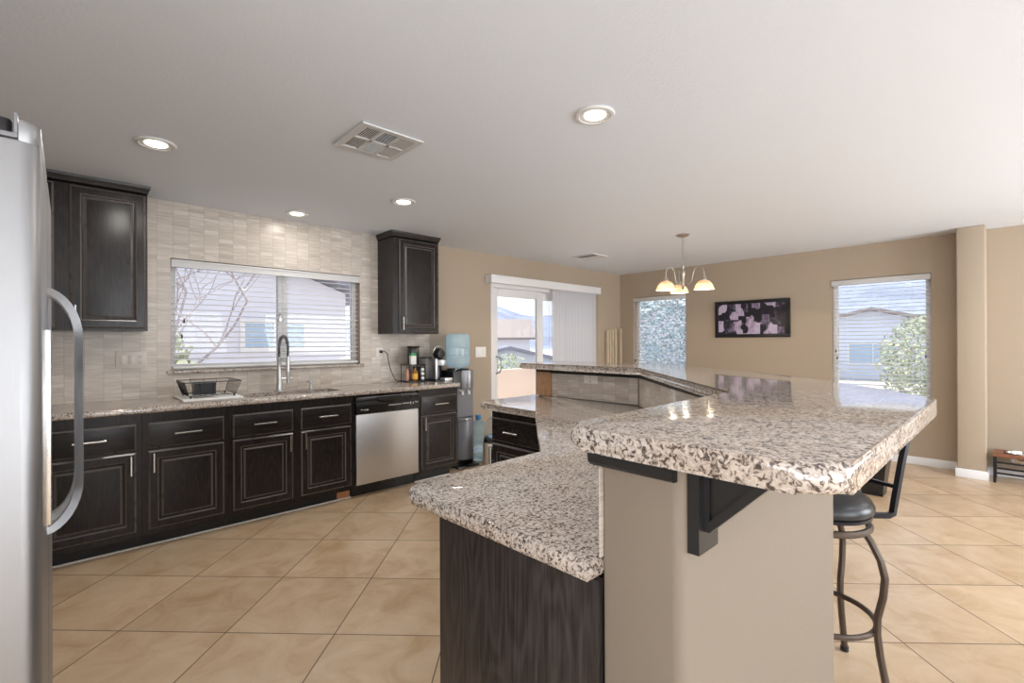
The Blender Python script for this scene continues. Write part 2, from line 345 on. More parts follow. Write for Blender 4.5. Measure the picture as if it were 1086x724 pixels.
# ---------------------------------------------------------------- mesh helpers
class B:
    """collects shapes into one bmesh"""
    def __init__(self): self.m = bmesh.new()
    def box(self, x0, x1, y0, y1, z0, z1, bev=0.0, seg=2):
        t = bmesh.new() if bev else self.m
        v = [t.verts.new((x, y, z)) for x in (x0, x1) for y in (y0, y1) for z in (z0, z1)]
        for f in ((0, 1, 3, 2), (4, 6, 7, 5), (0, 4, 5, 1), (2, 3, 7, 6), (0, 2, 6, 4), (1, 5, 7, 3)): t.faces.new([v[i] for i in f])
        if bev:
            bmesh.ops.bevel(t, geom=t.edges[:], offset=bev, segments=seg, profile=0.5, affect='EDGES')
            self.merge(t)
        return self
    def merge(self, t, mat=None):
        if mat is not None: bmesh.ops.transform(t, matrix=mat, verts=t.verts[:])
        d = {}
        for v in t.verts: d[v] = self.m.verts.new(v.co)
        for f in t.faces:
            try: self.m.faces.new([d[v] for v in f.verts])
            except ValueError: pass
        t.free()
    def obox(self, c, ax, ay, az, hx, hy, hz, bev=0.0):
        t = B(); t.box(-hx, hx, -hy, hy, -hz, hz, bev)
        ax, ay, az = [Vector(a).normalized() for a in (ax, ay, az)]
        mt = Matrix(((ax.x, ay.x, az.x, c[0]), (ax.y, ay.y, az.y, c[1]), (ax.z, ay.z, az.z, c[2]), (0, 0, 0, 1)))
        self.merge(t.m, mt); return self
    def prism(self, poly, z0, z1, bev=0.0, seg=3, top_only=False):
        t = bmesh.new()
        lo = [t.verts.new((p[0], p[1], z0)) for p in poly]; hi = [t.verts.new((p[0], p[1], z1)) for p in poly]
        n = len(poly); edges = []
        t.faces.new(lo[::-1]); t.faces.new(hi)
        for i in range(n): t.faces.new((lo[i], lo[(i+1) % n], hi[(i+1) % n], hi[i]))
        if bev:
            es = [e for e in t.edges if abs(e.verts[0].co.z-e.verts[1].co.z) < 1e-6 and (not top_only or e.verts[0].co.z > (z0+z1)/2)]
            bmesh.ops.bevel(t, geom=es, offset=bev, segments=seg, profile=0.5, affect='EDGES')
        self.merge(t); return self
    def extrude(self, poly, o, u, v, n, d0, d1):
        """2D polygon in plane (u,v) at o, extruded along n from d0 to d1"""
        o, u, v, n = Vector(o), Vector(u), Vector(v), Vector(n)
        a = [self.m.verts.new(o+u*p[0]+v*p[1]+n*d0) for p in poly]; b = [self.m.verts.new(o+u*p[0]+v*p[1]+n*d1) for p in poly]
        k = len(poly); self.m.faces.new(a[::-1]); self.m.faces.new(b)
        for i in range(k): self.m.faces.new((a[i], a[(i+1) % k], b[(i+1) % k], b[i]))
        return self
    def rings(self, o, u, v, n, w, h, prof):
        """raised / recessed rectangular panel: prof = [(inset, depth[, material slot]), ...] from back edge to centre"""
        o, u, v, n = Vector(o), Vector(u), Vector(v), Vector(n); last = None
        for q in prof:
            ins, dep = q[0], q[1]
            r = [self.m.verts.new(o+u*a+v*b+n*dep) for a, b in ((ins, ins), (w-ins, ins), (w-ins, h-ins), (ins, h-ins))]
            if last:
                for i in range(4):
                    f = self.m.faces.new((last[i], last[(i+1) % 4], r[(i+1) % 4], r[i]))
                    if len(q) > 2: f.material_index = q[2]
            else: self.m.faces.new(r[::-1])
            last = r
        self.m.faces.new(last); return self
    def tube(self, pts, r, n=8, closed=False, cap=True):
        pts = [Vector(p) for p in pts]; k = len(pts)
        rr = r if isinstance(r, (list, tuple)) else [r]*k
        up_ = None; rings = []
        for i in range(k):
            if closed: t = (pts[(i+1) % k]-pts[i-1]).normalized()
            else: t = (pts[min(i+1, k-1)]-pts[max(i-1, 0)]).normalized()
            if up_ is None:
                a = Vector((0, 0, 1)) if abs(t.z) < 0.9 else Vector((1, 0, 0)); up_ = (a-t*a.dot(t)).normalized()
            else:
                up_ = (up_-t*up_.dot(t)); up_ = up_.normalized() if up_.length > 1e-6 else Vector((1, 0, 0))
            s = t.cross(up_)
            rings.append([self.m.verts.new(pts[i]+(up_*math.cos(2*PI*(j+0.5)/n)+s*math.sin(2*PI*(j+0.5)/n))*rr[i]) for j in range(n)])
        for i in range(k if closed else k-1):
            a, b = rings[i], rings[(i+1) % k]
            for j in range(n): self.m.faces.new((a[j], a[(j+1) % n], b[(j+1) % n], b[j]))
        if cap and not closed: self.m.faces.new(rings[0][::-1]); self.m.faces.new(rings[-1])
        return self
    def lathe(self, prof, c=(0, 0, 0), n=24, axis='Z', a0=0.0):
        c = Vector(c); rings = []
        for r, z in prof:
            if r < 1e-6: rings.append([self.m.verts.new(c+self._ax(0, 0, z, axis))])
            else: rings.append([self.m.verts.new(c+self._ax(r*math.cos(a0+2*PI*j/n), r*math.sin(a0+2*PI*j/n), z, axis)) for j in range(n)])
        for a, b in zip(rings, rings[1:]):
            if len(a) == 1 and len(b) == 1: continue
            for j in range(n):
                k = (j+1) % n
                if len(a) == 1: self.m.faces.new((a[0], b[k], b[j]))
                elif len(b) == 1: self.m.faces.new((a[j], a[k], b[0]))
                else: self.m.faces.new((a[j], a[k], b[k], b[j]))
        return self
    def _ax(self, x, y, z, axis): return Vector({'Z': (x, y, z), 'Y': (x, z, y), 'X': (z, x, y)}[axis])
    def quad(self, *p): self.m.faces.new([self.m.verts.new(q) for q in p]); return self

ROOT_LOC = {}
def obj(name, b, mat, parent=None, world=True, smooth=True, angle=35):
    """one mesh object; with a parent the vertices are given in world space and stored relative to the thing's base"""
    bm = b.m
    bmesh.ops.recalc_face_normals(bm, faces=bm.faces[:])
    off = Vector((0, 0, 0)); base = parent
    if parent is not None and world: off = ROOT_LOC.get(parent.name, Vector((0, 0, 0)))
    if off.length: bmesh.ops.translate(bm, vec=-off, verts=bm.verts[:])
    me = bpy.data.meshes.new(name); bm.to_mesh(me); bm.free()
    for m_ in (mat if isinstance(mat, (list, tuple)) else [mat]): me.materials.append(m_)
    if smooth:
        for p in me.polygons: p.use_smooth = True
        me.set_sharp_from_angle(angle=math.radians(angle))
    o = bpy.data.objects.new(name, me); C.objects.link(o)
    if parent is not None: o.parent = parent; ROOT_LOC[o.name] = off
    return o
def tag(o, label, cat, group=None):
    o['label'] = label; o['category'] = cat
    if group: o['group'] = group
    return o
def thing(name, label, cat, loc=(0, 0, 0), group=None):
    o = bpy.data.objects.new(name, None); C.objects.link(o); o.location = loc; o.empty_display_size = 0.05
    ROOT_LOC[o.name] = Vector(loc); return tag(o, label, cat, group)
def struct(name, b, mat, label=None, smooth=True):
    o = obj(name, b, mat, None, smooth=smooth); o['kind'] = 'structure'
    if label: o['label'] = label; o['category'] = name.split('_')[0]
    return o
def sroot(name, label, cat, loc):
    o = thing(name, label, cat, loc); o['kind'] = 'structure'; return o
def dup(root, loc, label, rotz=0.0):
    r = root.copy(); C.objects.link(r); r.location = loc; r.rotation_euler = (0, 0, rotz); r['label'] = label
    for ch in list(root.children):
        c = ch.copy(); C.objects.link(c); c.parent = r
        for g in list(ch.children): d = g.copy(); C.objects.link(d); d.parent = c
    return r

W = 4.488      # window wall
XB = 6.675     # far wall
H = 2.44
T = 0.15
X, Y, Z = Vector((1, 0, 0)), Vector((0, 1, 0)), Vector((0, 0, 1))

# ---------------------------------------------------------------- room shell
def wall_y(name, y0, y1, x0, x1, holes, mat, label=None):
    """wall spanning x0..x1 with rectangular holes (xa, xb, za, zb)"""
    b = B(); xs = x0
    for xa, xb, za, zb in sorted(holes):
        b.box(xs, xa, y0, y1, 0, H)
        if za > 0: b.box(xa, xb, y0, y1, 0, za)
        if zb < H: b.box(xa, xb, y0, y1, zb, H)
        xs = xb
    b.box(xs, x1, y0, y1, 0, H)
    return struct(name, b, mat, label, smooth=False)
def wall_x(name, x0, x1, y0, y1, holes, mat, label=None):
    b = B(); ys = y0
    for ya, yb, za, zb in sorted(holes):
        b.box(x0, x1, ys, ya, 0, H)
        if za > 0: b.box(x0, x1, ya, yb, 0, za)
        if zb < H: b.box(x0, x1, ya, yb, zb, H)
        ys = yb
    b.box(x0, x1, ys, y1, 0, H)
    return struct(name, b, mat, label, smooth=False)

K_WIN = (0.583, 2.13, 1.13, 2.003)
S_DOOR = (3.85, 5.95, 0.0, 2.09)
B_WIN1 = (3.345, 4.235, 0.62, 2.04)
B_WIN2 = (0.615, 1.515, 0.62, 2.055)
XN, YN = -3.4, -3.4
struct('floor', B().box(XN-T, XB+T, YN-T, W+T, -0.12, 0), M_FLOOR, 'beige stone-look floor tiles laid diagonally', smooth=False)
struct('ceiling', B().box(XN-T, XB+T, YN-T, W+T, H, H+0.12), M_CEIL, 'white orange-peel textured flat ceiling', smooth=False)
wall_y('wall_left', W, W+T, -0.98, XB+T, [K_WIN, S_DOOR], M_WALL, 'tan wall with kitchen window and sliding door')
wall_x('wall_back', XB, XB+T, YN-T, W, [B_WIN1, B_WIN2], M_WALL, 'tan far wall with two blind-covered windows')
wall_x('wall_fridge', -0.98, -0.83, 0.95, W, [], M_WALL)
wall_y('wall_return', 0.95, 1.10, XN, -0.98, [], M_WALL)
REAR_Y = [(-2.9, -0.5, 0.25, 2.25), (0.3, 2.7, 0.25, 2.25), (3.5, 6.0, 0.25, 2.25)]
REAR_X = [(-2.9, 0.5, 0.25, 2.25)]
wall_y('wall_right', YN-T, YN, XN-T, XB, REAR_Y, M_WALL)
wall_x('wall_front', XN-T, XN, YN, 1.10, REAR_X, M_WALL)
struct('wall_pier', B().box(6.37, XB, 0.195, 0.402, 0, H, 0.012, 3), M_WALL, 'tan pier projecting from the far wall beside the window')

# baseboards
def bb(name, b): return struct(name, b, M_BASE)
bb('baseboard_back', B().box(XB-0.014, XB, 0.416, W, 0, 0.085, 0.004))
bb('baseboard_right', B().box(XB-0.014, XB, YN, 0.181, 0, 0.085, 0.004))
bb('baseboard_pier', B().box(6.356, XB, 0.181, 0.416, 0, 0.085, 0.006, 3))
b = B(); b.box(3.0, 3.83, W-0.014, W, 0, 0.085, 0.004); b.box(5.97, XB-0.016, W-0.014, W, 0, 0.085, 0.004)
bb('baseboard_left', b)

# mosaic backsplash round the kitchen window
b = B(); TS = 0.008
for x0, x1, z0, z1 in ((-0.83, K_WIN[0], 0.925, H), (K_WIN[1], 2.945, 0.925, H), (K_WIN[0], K_WIN[1], 0.925, K_WIN[2]-0.025), (K_WIN[0], K_WIN[1], K_WIN[3], H)):
    b.box(x0, x1, W-TS, W, z0, z1)
struct('trim_1', b, M_MOS_A, 'beige stone strip mosaic backsplash around the kitchen window', smooth=False)

# unseen rear windows, added behind the camera to light the room
for i, (a0, a1, z0, z1) in enumerate(REAR_Y):
    r = sroot('window_%d' % (4+i), 'wide picture window in the right-hand wall, bay %s' % ('nearest the entry', 'at the middle', 'at the far end')[i], 'window', ((a0+a1)/2, YN-0.08, z0))
    f = B()
    for q in ((a0, a1, z0, z0+0.05), (a0, a1, z1-0.05, z1), (a0, a0+0.05, z0+0.05, z1-0.05), (a1-0.05, a1, z0+0.05, z1-0.05)): f.box(q[0], q[1], YN-0.11, YN-0.05, q[2], q[3])
    obj('window_frame', f, M_VINYL, r); obj('pane', B().box(a0+0.05, a1-0.05, YN-0.085, YN-0.08, z0+0.05, z1-0.05), M_GLASS, r)  # frame and pane of the added unseen window
a0, a1, z0, z1 = REAR_X[0]
r = sroot('window_7', 'wide picture window in the wall behind the camera', 'window', (XN-0.08, (a0+a1)/2, z0))
f = B()
for q in ((a0, a1, z0, z0+0.05), (a0, a1, z1-0.05, z1), (a0, a0+0.05, z0+0.05, z1-0.05), (a1-0.05, a1, z0+0.05, z1-0.05)): f.box(XN-0.11, XN-0.05, q[0], q[1], q[2], q[3])
obj('window_frame', f, M_VINYL, r); obj('pane', B().box(XN-0.085, XN-0.08, a0+0.05, a1-0.05, z0+0.05, z1-0.05), M_GLASS, r)

# visible windows ------------------------------------------------------------
r = sroot('window_1', 'white vinyl sliding window over the kitchen sink with granite sill', 'window', (1.356, W, 1.13))
x0, x1, z0, z1 = K_WIN; f = B(); yf = (W+0.085, W+0.135)
for q in ((x0, x1, z0, z0+0.045), (x0, x1, z1-0.045, z1), (x0, x0+0.045, z0+0.045, z1-0.045), (x1-0.045, x1, z0+0.045, z1-0.045)): f.box(q[0], q[1], *yf, q[2], q[3], 0.004)
f.box(1.385, 1.425, W+0.075, W+0.12, z0+0.045, z1-0.045, 0.004); f.box(1.43, 1.475, W+0.09, W+0.13, z0+0.045, z1-0.045, 0.004)
obj('window_frame', f, M_VINYL, r)
obj('window_latch', B().box(1.393, 1.417, W+0.055, W+0.075, 1.52, 1.60, 0.005), M_CHROME, r)
obj('pane', B().box(x0+0.045, x1-0.045, W+0.105, W+0.11, z0+0.045, z1-0.045), M_GLASS, r)
obj('window_sill', B().box(0.555, 2.165, W-0.035, W+0.085, 1.104, 1.129, 0.008), M_GRAN, r)

def far_window(name, label, rect):
    y0, y1, z0, z1 = rect
    r = sroot(name, label, 'window', (XB, (y0+y1)/2, z0)); f = B(); xf = (XB+0.085, XB+0.135); zm = (z0+z1)/2-0.05
    for q in ((y0, y1, z0, z0+0.05), (y0, y1, z1-0.05, z1), (y0, y0+0.05, z0+0.05, z1-0.05), (y1-0.05, y1, z0+0.05, z1-0.05)): f.box(*xf, q[0], q[1], q[2], q[3], 0.004)
    obj('window_frame', f, M_VINYL, r); obj('pane', B().box(XB+0.105, XB+0.11, y0+0.05, y1-0.05, z0+0.05, z1-0.05), M_GLASS, r)
    obj('window_sill', B().box(XB-0.02, XB+0.085, y0-0.02, y1+0.02, z0-0.025, z0, 0.005), M_BASE, r)
far_window('window_2', 'white window in far wall near the room corner, left of the picture', B_WIN1)
far_window('window_3', 'white window in far wall right of the picture beside the pier', B_WIN2)

# sliding patio door ---------------------------------------------------------
r = sroot('door_1', 'white sliding glass patio door beside the blue water cooler', 'door', (4.9, W, 0))
x0, x1, z0, z1 = S_DOOR; f = B()
f.box(x0, x0+0.05, W-0.01, W+0.14, 0.0, z1, 0.005); f.box(x1-0.05, x1, W-0.01, W+0.14, 0, z1, 0.005); f.box(x0+0.05, x1-0.05, W-0.01, W+0.14, z1-0.06, z1, 0.005); f.box(x0+0.05, x1-0.05, W, W+0.14, 0, 0.03)
obj('door_frame', f, M_VINYL, r)
def sash(xa, xb, ya, yb, nm):
    f = B(); za, zb, st = 0.03, z1-0.065, 0.085
    f.box(xa, xa+st, ya, yb, za, zb, 0.006); f.box(xb-st, xb, ya, yb, za, zb, 0.006); f.box(xa+st, xb-st, ya, yb, za, za+0.11, 0.006); f.box(xa+st, xb-st, ya, yb, zb-0.10, zb, 0.006)
    o = obj(nm, f, M_VINYL, r); obj('pane', B().box(xa+st, xb-st, (ya+yb)/2-0.003, (ya+yb)/2+0.003, za+0.11, zb-0.10), M_GLASS, o); return o
s1 = sash(x0+0.05, 4.79, W+0.02, W+0.06, 'sliding_panel')
sash(4.80, x1-0.05, W+0.075, W+0.115, 'fixed_panel')
h = B(); h.tube([(3.955, W+0.02, 0.94), (3.972, W-0.03, 0.955), (3.985, W-0.045, 1.0), (3.99, W-0.05, 1.05), (3.985, W-0.045, 1.10), (3.972, W-0.03, 1.145), (3.955, W+0.02, 1.16)], 0.009, 8)
obj('door_handle', h, M_SILVER, s1)

# blinds ---------------------------------------------------------------------
def blind(label, wall, a0, a1, zt, zb, n_cord, step=0.0437, val_h=0.065, tassels=()):
    """horizontal blind hung in a window; wall 'A' spans x, wall 'B' spans y"""
    if wall == 'A': P = lambda a, d, z: (a, W+d, z)
    else: P = lambda a, d, z: (XB+d, a, z)
    loc = P((a0+a1)/2, 0.03, zt)
    r = thing('window_blind', label, 'blind', loc)
    def bx(b, a_0, a_1, d0, d1, z_0, z_1, bev=0):
        p, q = P(a_0, d0, z_0), P(a_1, d1, z_1)
        b.box(min(p[0], q[0]), max(p[0], q[0]), min(p[1], q[1]), max(p[1], q[1]), z_0, z_1, bev)
    v = B(); bx(v, a0, a1, -0.014, 0.004, zt-val_h, zt-0.012, 0.003); bx(v, a0, a1, -0.020, 0.004, zt-0.02, zt-0.004, 0.003); bx(v, a0, a1, -0.018, 0.004, zt-val_h, zt-val_h+0.012, 0.003)
    obj('valance', v, M_VALANCE, r)
    hb = B(); bx(hb, a0+0.01, a1-0.01, 0.008, 0.055, zt-0.045, zt-0.008); obj('head_rail', hb, M_BLIND, r)
    s = B(); z = zt-val_h-0.02
    while z > zb+0.03:
        tl = math.radians(11); hw = 0.0245; cz = Vector(P(0, 0.032, z))
        if wall == 'A': s.obox(((a0+a1)/2, W+0.032, z), X, (0, math.cos(tl), math.sin(tl)), (0, -math.sin(tl), math.cos(tl)), (a1-a0)/2-0.012, hw, 0.0014)
        else: s.obox((XB+0.032, (a0+a1)/2, z), (math.cos(tl), 0, math.sin(tl)), Y, (-math.sin(tl), 0, math.cos(tl)), hw, (a1-a0)/2-0.012, 0.0014)
        z -= step
    obj('slats', s, M_BLIND, r, smooth=False)
    br = B(); bx(br, a0+0.012, a1-0.012, 0.008, 0.056, zb, zb+0.018, 0.004); obj('bottom_rail', br, M_BLIND, r)
    c = B()
    for k in range(n_cord):
        a = a0+(a1-a0)*((k+0.5)/n_cord if n_cord > 2 else (0.12, 0.88)[k])
        for d in (0.007, 0.057): c.tube([P(a, d, zb), P(a, d, zt-0.05)], 0.0009, 4)
    obj('ladder_cord', c, M_BLIND, r)
    for a, z in tassels:
        obj('pull_cord', B().tube([P(a, -0.004, zt-val_h), P(a, -0.004, z+0.03)], 0.0012, 5), M_BLIND, r)
        obj('tassel', B().lathe([(0, 0.035), (0.004, 0.033), (0.006, 0.02), (0.008, 0.0), (0, 0)], P(a, -0.008, z), 8), M_TASSEL, r)
    return r
blind('wide white slatted blind over the kitchen sink window', 'A', K_WIN[0]+0.004, K_WIN[1]-0.004, K_WIN[3]-0.004, K_WIN[2]+0.012, 4, tassels=((0.67, 1.50), (0.655, 1.38)))
blind('white slatted blind on the far-wall window nearest the room corner', 'B', B_WIN1[0]+0.004, B_WIN1[1]-0.004, B_WIN1[3]-0.004, B_WIN1[2]+0.02, 3, tassels=((4.20, 1.02),))
blind('white slatted blind on the far-wall window beside the pier', 'B', B_WIN2[0]+0.004, B_WIN2[1]-0.004, B_WIN2[3]-0.004, B_WIN2[2]+0.02, 3, tassels=((0.66, 1.15), (1.47, 1.20), (1.455, 1.12)))

r = thing('vertical_blind', 'stacked white vertical blind with boxed valance above the sliding door', 'blind', (4.87, W-0.06, 2.17))
v = B(); v.box(3.765, 5.985, W-0.12, W-0.108, 2.068, 2.168, 0.002); v.box(3.765, 3.777, W-0.108, W-0.001, 2.068, 2.168); v.box(5.973, 5.985, W-0.108, W-0.001, 2.068, 2.168); v.box(3.777, 5.973, W-0.108, W-0.001, 2.156, 2.168)
obj('valance', v, M_BLIND, r)
obj('track', B().box(3.80, 5.96, W-0.085, W-0.045, 2.075, 2.105), M_VINYL, r)
for k in range(14):
    xx = 4.975+k*0.0685; an = math.radians(-22 if k > 2 else -8)
    q = B(); pts = []
    for j in range(7):
        s_ = (j/6-0.5)*0.089; bow = 0.006*(1-(2*s_/0.089)**2)
        pts.append((s_*math.cos(an)-bow*math.sin(an), s_*math.sin(an)+bow*math.cos(an)))
    poly = pts+[(p[0]+0.0012, p[1]+0.0012) for p in pts[::-1]]
    q.extrude([(p[0], p[1]) for p in poly], (xx, W-0.066, 0), X, Y, Z, 0.03, 2.078)
    obj('vane', q, M_VANE, r, angle=60)
obj('control_cord', B().tube([(6.02, W-0.05, 2.07), (6.02, W-0.05, 1.0), (6.023, W-0.05, 0.62), (6.034, W-0.05, 0.60), (6.045, W-0.05, 0.62), (6.045, W-0.05, 1.0), (6.045, W-0.05, 2.07)], 0.003, 5), M_CORD, r)

# ---------------------------------------------------------------- cabinetry helpers
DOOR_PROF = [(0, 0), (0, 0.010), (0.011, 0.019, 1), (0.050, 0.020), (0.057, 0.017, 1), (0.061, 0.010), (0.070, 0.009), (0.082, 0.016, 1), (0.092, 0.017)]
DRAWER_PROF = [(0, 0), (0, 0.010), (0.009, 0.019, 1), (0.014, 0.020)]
def front(parent, nm, o, u, v, n, w, h, prof, mat, pull=None):
    o = Vector(o); d = obj(nm, B().rings(o, u, v, n, w, h, prof), [mat, M_EDGE_GLINT], parent, angle=20)
    if pull:
        a, b_, dirn, ln = pull    # centre in (u,v), direction 'u'/'v', length
        ax = Vector(u) if dirn == 'u' else Vector(v); c = o+Vector(u)*a+Vector(v)*b_; nn = Vector(n)
        p = B(); p.tube([c-ax*ln/2+nn*0.052, c+ax*ln/2+nn*0.052], 0.0058, 8)
        for s in (-1, 1): p.tube([c+ax*s*ln*0.30+nn*0.019, c+ax*s*ln*0.30+nn*0.052], 0.0045, 6)
        obj('handle', p, M_CHROME, d)
    return d

YF = 3.882      # base cabinet face
YT = 3.956      # toe kick
ZD0, ZD1 = 0.128, 0.640
ZW0, ZW1 = 0.655, 0.822
GU, GV, GN = X, Z, -Y
def base_cab(name, label, xa, xb, bays, end=False, patch=False):
    """bays: (x0, x1, side of door pull)"""
    r = thing(name, label, 'cabinet', ((xa+xb)/2, YT, 0))
    b = B()
    if patch:   # open above the basins
        b.box(xa+0.001, xb-0.001, YF, W-0.012, 0.088, 0.68); b.box(xa+0.001, xb-0.001, YF, YF+0.02, 0.68, 0.886); b.box(xa+0.001, xa+0.018, YF+0.02, W-0.012, 0.68, 0.886); b.box(xb-0.018, xb-0.001, YF+0.02, W-0.012, 0.68, 0.886)
    else: b.box(xa+0.001, xb-0.001, YF, W-0.012, 0.088, 0.886)
    obj('carcass', b, M_WOODZ, r, smooth=False)
    obj('toe_kick', B().box(xa+0.001, xb-(0.05 if end else 0.001), YT, W-0.02, 0.001, 0.0875), M_TOE, r, smooth=False)
    obj('floor_bead', B().box(xa+0.001, xb-(0.05 if end else 0.001), YT-0.012, YT-0.0005, 0.001, 0.009), M_POST if False else M_CONC, r, smooth=False)
    if patch: obj('bare_wood_patch', B().box(1.665, 1.775, YT-0.003, YT-0.0002, 0.010, 0.080), M_RAW, r)['label'] = 'bare orange wood patch'
    for x0, x1, side in bays:
        w = x1-x0
        front(r, 'drawer_front', (x0, YF, ZW0), GU, GV, GN, w, ZW1-ZW0, DRAWER_PROF, M_WOODX, (w*0.5, (ZW1-ZW0)*0.52, 'u', 0.155))
        front(r, 'cabinet_door', (x0, YF, ZD0), GU, GV, GN, w, ZD1-ZD0, DOOR_PROF, M_WOODZ, ((0.028 if side == 'l' else w-0.028), ZD1-ZD0-0.075, 'v', 0.125))
    return r
base_cab('base_cabinet', 'dark espresso base cabinet partly hidden behind the refrigerator handle', -0.32, 0.351, [(-0.13, 0.321, 'r')])
base_cab('base_cabinet', 'dark espresso base cabinet in front of the wire dish rack, left of the sink', 0.351, 0.842, [(0.381, 0.814, 'l')])
base_cab('sink_base_cabinet', 'dark two-door sink base cabinet with bare wood patch, left of the dishwasher', 0.842, 1.786, [(0.868, 1.284, 'r'), (1.343, 1.756, 'l')], patch=True)
base_cab('base_cabinet', 'narrow dark espresso base cabinet between dishwasher and water cooler', 2.422, 2.885, [(2.447, 2.866, 'l')], end=True)
r = thing('corner_filler', 'dark corner base unit behind the refrigerator', 'cabinet', (-0.57, 4.1, 0))
obj('carcass', B().box(-0.825, -0.325, YF, W-0.012, 0.001, 0.886), M_WOODZ, r, smooth=False)
front(r, 'cabinet_door', (-0.80, YF, ZD0), GU, GV, GN, 0.45, 0.69, DOOR_PROF, M_WOODZ)

# dishwasher
r = thing('dishwasher', 'stainless dishwasher with black control strip under the granite counter', 'dishwasher', (2.104, 3.9, 0))
obj('tub', B().box(1.792, 2.416, YF+0.02, W-0.02, 0.10, 0.88), M_BLKPLAS, r, smooth=False)
obj('door_panel', B().box(1.797, 2.411, YF-0.022, YF+0.019, 0.115, 0.720, 0.006), M_STEEL, r)
cp = B(); cp.extrude([(0.0, 0.722), (-0.026, 0.725), (-0.030, 0.80), (-0.018, 0.815), (-0.012, 0.83), (-0.020, 0.845), (-0.016, 0.868), (0, 0.872)], (0, YF, 0), Y, Z, X, 1.797, 2.411)
cpo = obj('control_panel', cp, M_BLKPLAS, r)
hd = B(); pts = [(2.104+0.12*math.sin(t), 0.862-0.045*math.cos(t)) for t in [i*PI/12-PI/2 for i in range(13)]]
hd.extrude([(p[0], p[1]) for p in pts], (0, YF-0.016, 0), X, Z, Y, -0.013, 0.0)
obj('handle_recess', hd, M_TOE, cpo)
obj('top_trim', B().box(1.82, 2.39, YF-0.026, YF-0.015, 0.859, 0.867, 0.002), M_GREYPLAS, cpo)
def text(parent, name, s, o, ux, uy, size, mat):
    c = bpy.data.curves.new(name, 'FONT'); c.body = s; c.size = size; c.extrude = 0.0003; c.align_x = 'CENTER'; c.align_y = 'CENTER'
    t = bpy.data.objects.new(name, c); ux, uy = Vector(ux), Vector(uy); uz = ux.cross(uy)
    c.materials.append(mat); C.objects.link(t); t.parent = parent
    o = Vector(o)-ROOT_LOC[parent.name]
    t.matrix_local = Matrix(((ux.x, uy.x, uz.x, o.x), (ux.y, uy.y, uz.y, o.y), (ux.z, uy.z, uz.z, o.z), (0, 0, 0, 1)))
    ROOT_LOC[t.name] = ROOT_LOC[parent.name]; return t
mk = B(); mk.box(1.835, 1.905, YF-0.0290, YF-0.0275, 0.752, 0.764, 0.0005); obj('badge', mk, M_CHROME, cpo)
mk = B()
for i in range(5): mk.box(2.10+i*0.026, 2.118+i*0.026, YF-0.0312, YF-0.0285, 0.777, 0.783)
for i in range(4): mk.box(2.24+i*0.018, 2.252+i*0.018, YF-0.0312, YF-0.0285, 0.778, 0.786)
for x_, z_ in ((2.318, 0.783), (2.318, 0.771), (2.345, 0.783), (2.345, 0.771), (2.372, 0.786), (2.378, 0.778), (2.392, 0.784)): mk.box(x_, x_+0.009, YF-0.0312, YF-0.0285, z_, z_+0.006)
obj('control_marks', mk, M_WHITE, cpo, smooth=False)
obj('toe_panel', B().box(1.792, 2.416, YT, YT+0.02, 0.002, 0.0995), M_BLKPLAS, r)

# upper cabinets
CROWN = [(0, 0), (0.0, 0.010), (0.006, 0.016), (0.013, 0.038), (0.018, 0.048), (0.020, 0.062), (0, 0.062)]
def upper_cab(label, xa, xb, doors, open_left=True):
    r = thing('wall_cabinet', label, 'cabinet', ((xa+xb)/2, W-0.16, 1.428)); yf = W-0.315
    obj('carcass', B().box(xa, xb, yf, W-TS-0.001, 1.428, 2.385), M_WOODZ, r, smooth=False)
    c = B(); k = len(CROWN); cols = []
    path = [((xa, W-TS-0.001), (-1, 0)), ((xa, yf), (-1, -1)), ((xb, yf), (1, -1)), ((xb, W-TS-0.001), (1, 0))]
    for (px, py), (nx, ny) in path: cols.append([c.m.verts.new((px+nx*q[0], py+ny*q[0], 2.376+q[1])) for q in CROWN])
    for a, b_ in zip(cols, cols[1:]):
        for i in range(k-1): c.m.faces.new((a[i], a[i+1], b_[i+1], b_[i]))
    c.m.faces.new([cc[-1] for cc in cols]); 
    obj('crown_moulding', c, M_WOODX, r, angle=25)
    for x0, x1, side in doors:
        front(r, 'cabinet_door', (x0, yf, 1.443), GU, GV, GN, x1-x0, 0.925, DOOR_PROF, M_WOODZ, ((0.026 if side == 'l' else x1-x0-0.026), 0.085, 'v', 0.125))
    return r
upper_cab('dark wall cabinet left of the kitchen window, above the refrigerator side', -0.50, 0.412, [(-0.47, -0.06, 'r'), (0.012, 0.400, 'l')])
upper_cab('dark wall cabinet right of the kitchen window, above the coffee machine', 2.322, 2.858, [(2.385, 2.845, 'l')])

# countertop with sink cut-out
r = thing('countertop', 'long speckled granite countertop along the window wall', 'countertop', (1.1, 4.16, 0.889))
b = B(); YE, YB = 3.849, W-TS-0.001
def edge(y0, y1, rnd):
    if not rnd: return [(y0, 0.889), (y1, 0.889), (y1, 0.929), (y0, 0.929)]
    return [(y1, 0.889), (y1, 0.929)]+[(y0+0.017-0.017*math.sin(t), 0.912+0.017*math.cos(t)) for t in [i*PI/10 for i in range(6)]]+[(y0+0.010-0.010*math.cos(t), 0.899-0.010*math.sin(t)) for t in [i*PI/8 for i in range(5)]]
SX0, SX1, SY0, SY1 = 0.98, 1.72, 3.975, 4.275
b.extrude(edge(YE, YB, True), (0, 0, 0), Y, Z, X, -0.826, SX0); b.extrude(edge(YE, SY0, True), (0, 0, 0), Y, Z, X, SX0, SX1)
b.extrude(edge(SY1, YB, False), (0, 0, 0), Y, Z, X, SX0, SX1); b.extrude(edge(YE, YB, True), (0, 0, 0), Y, Z, X, SX1, 2.86)
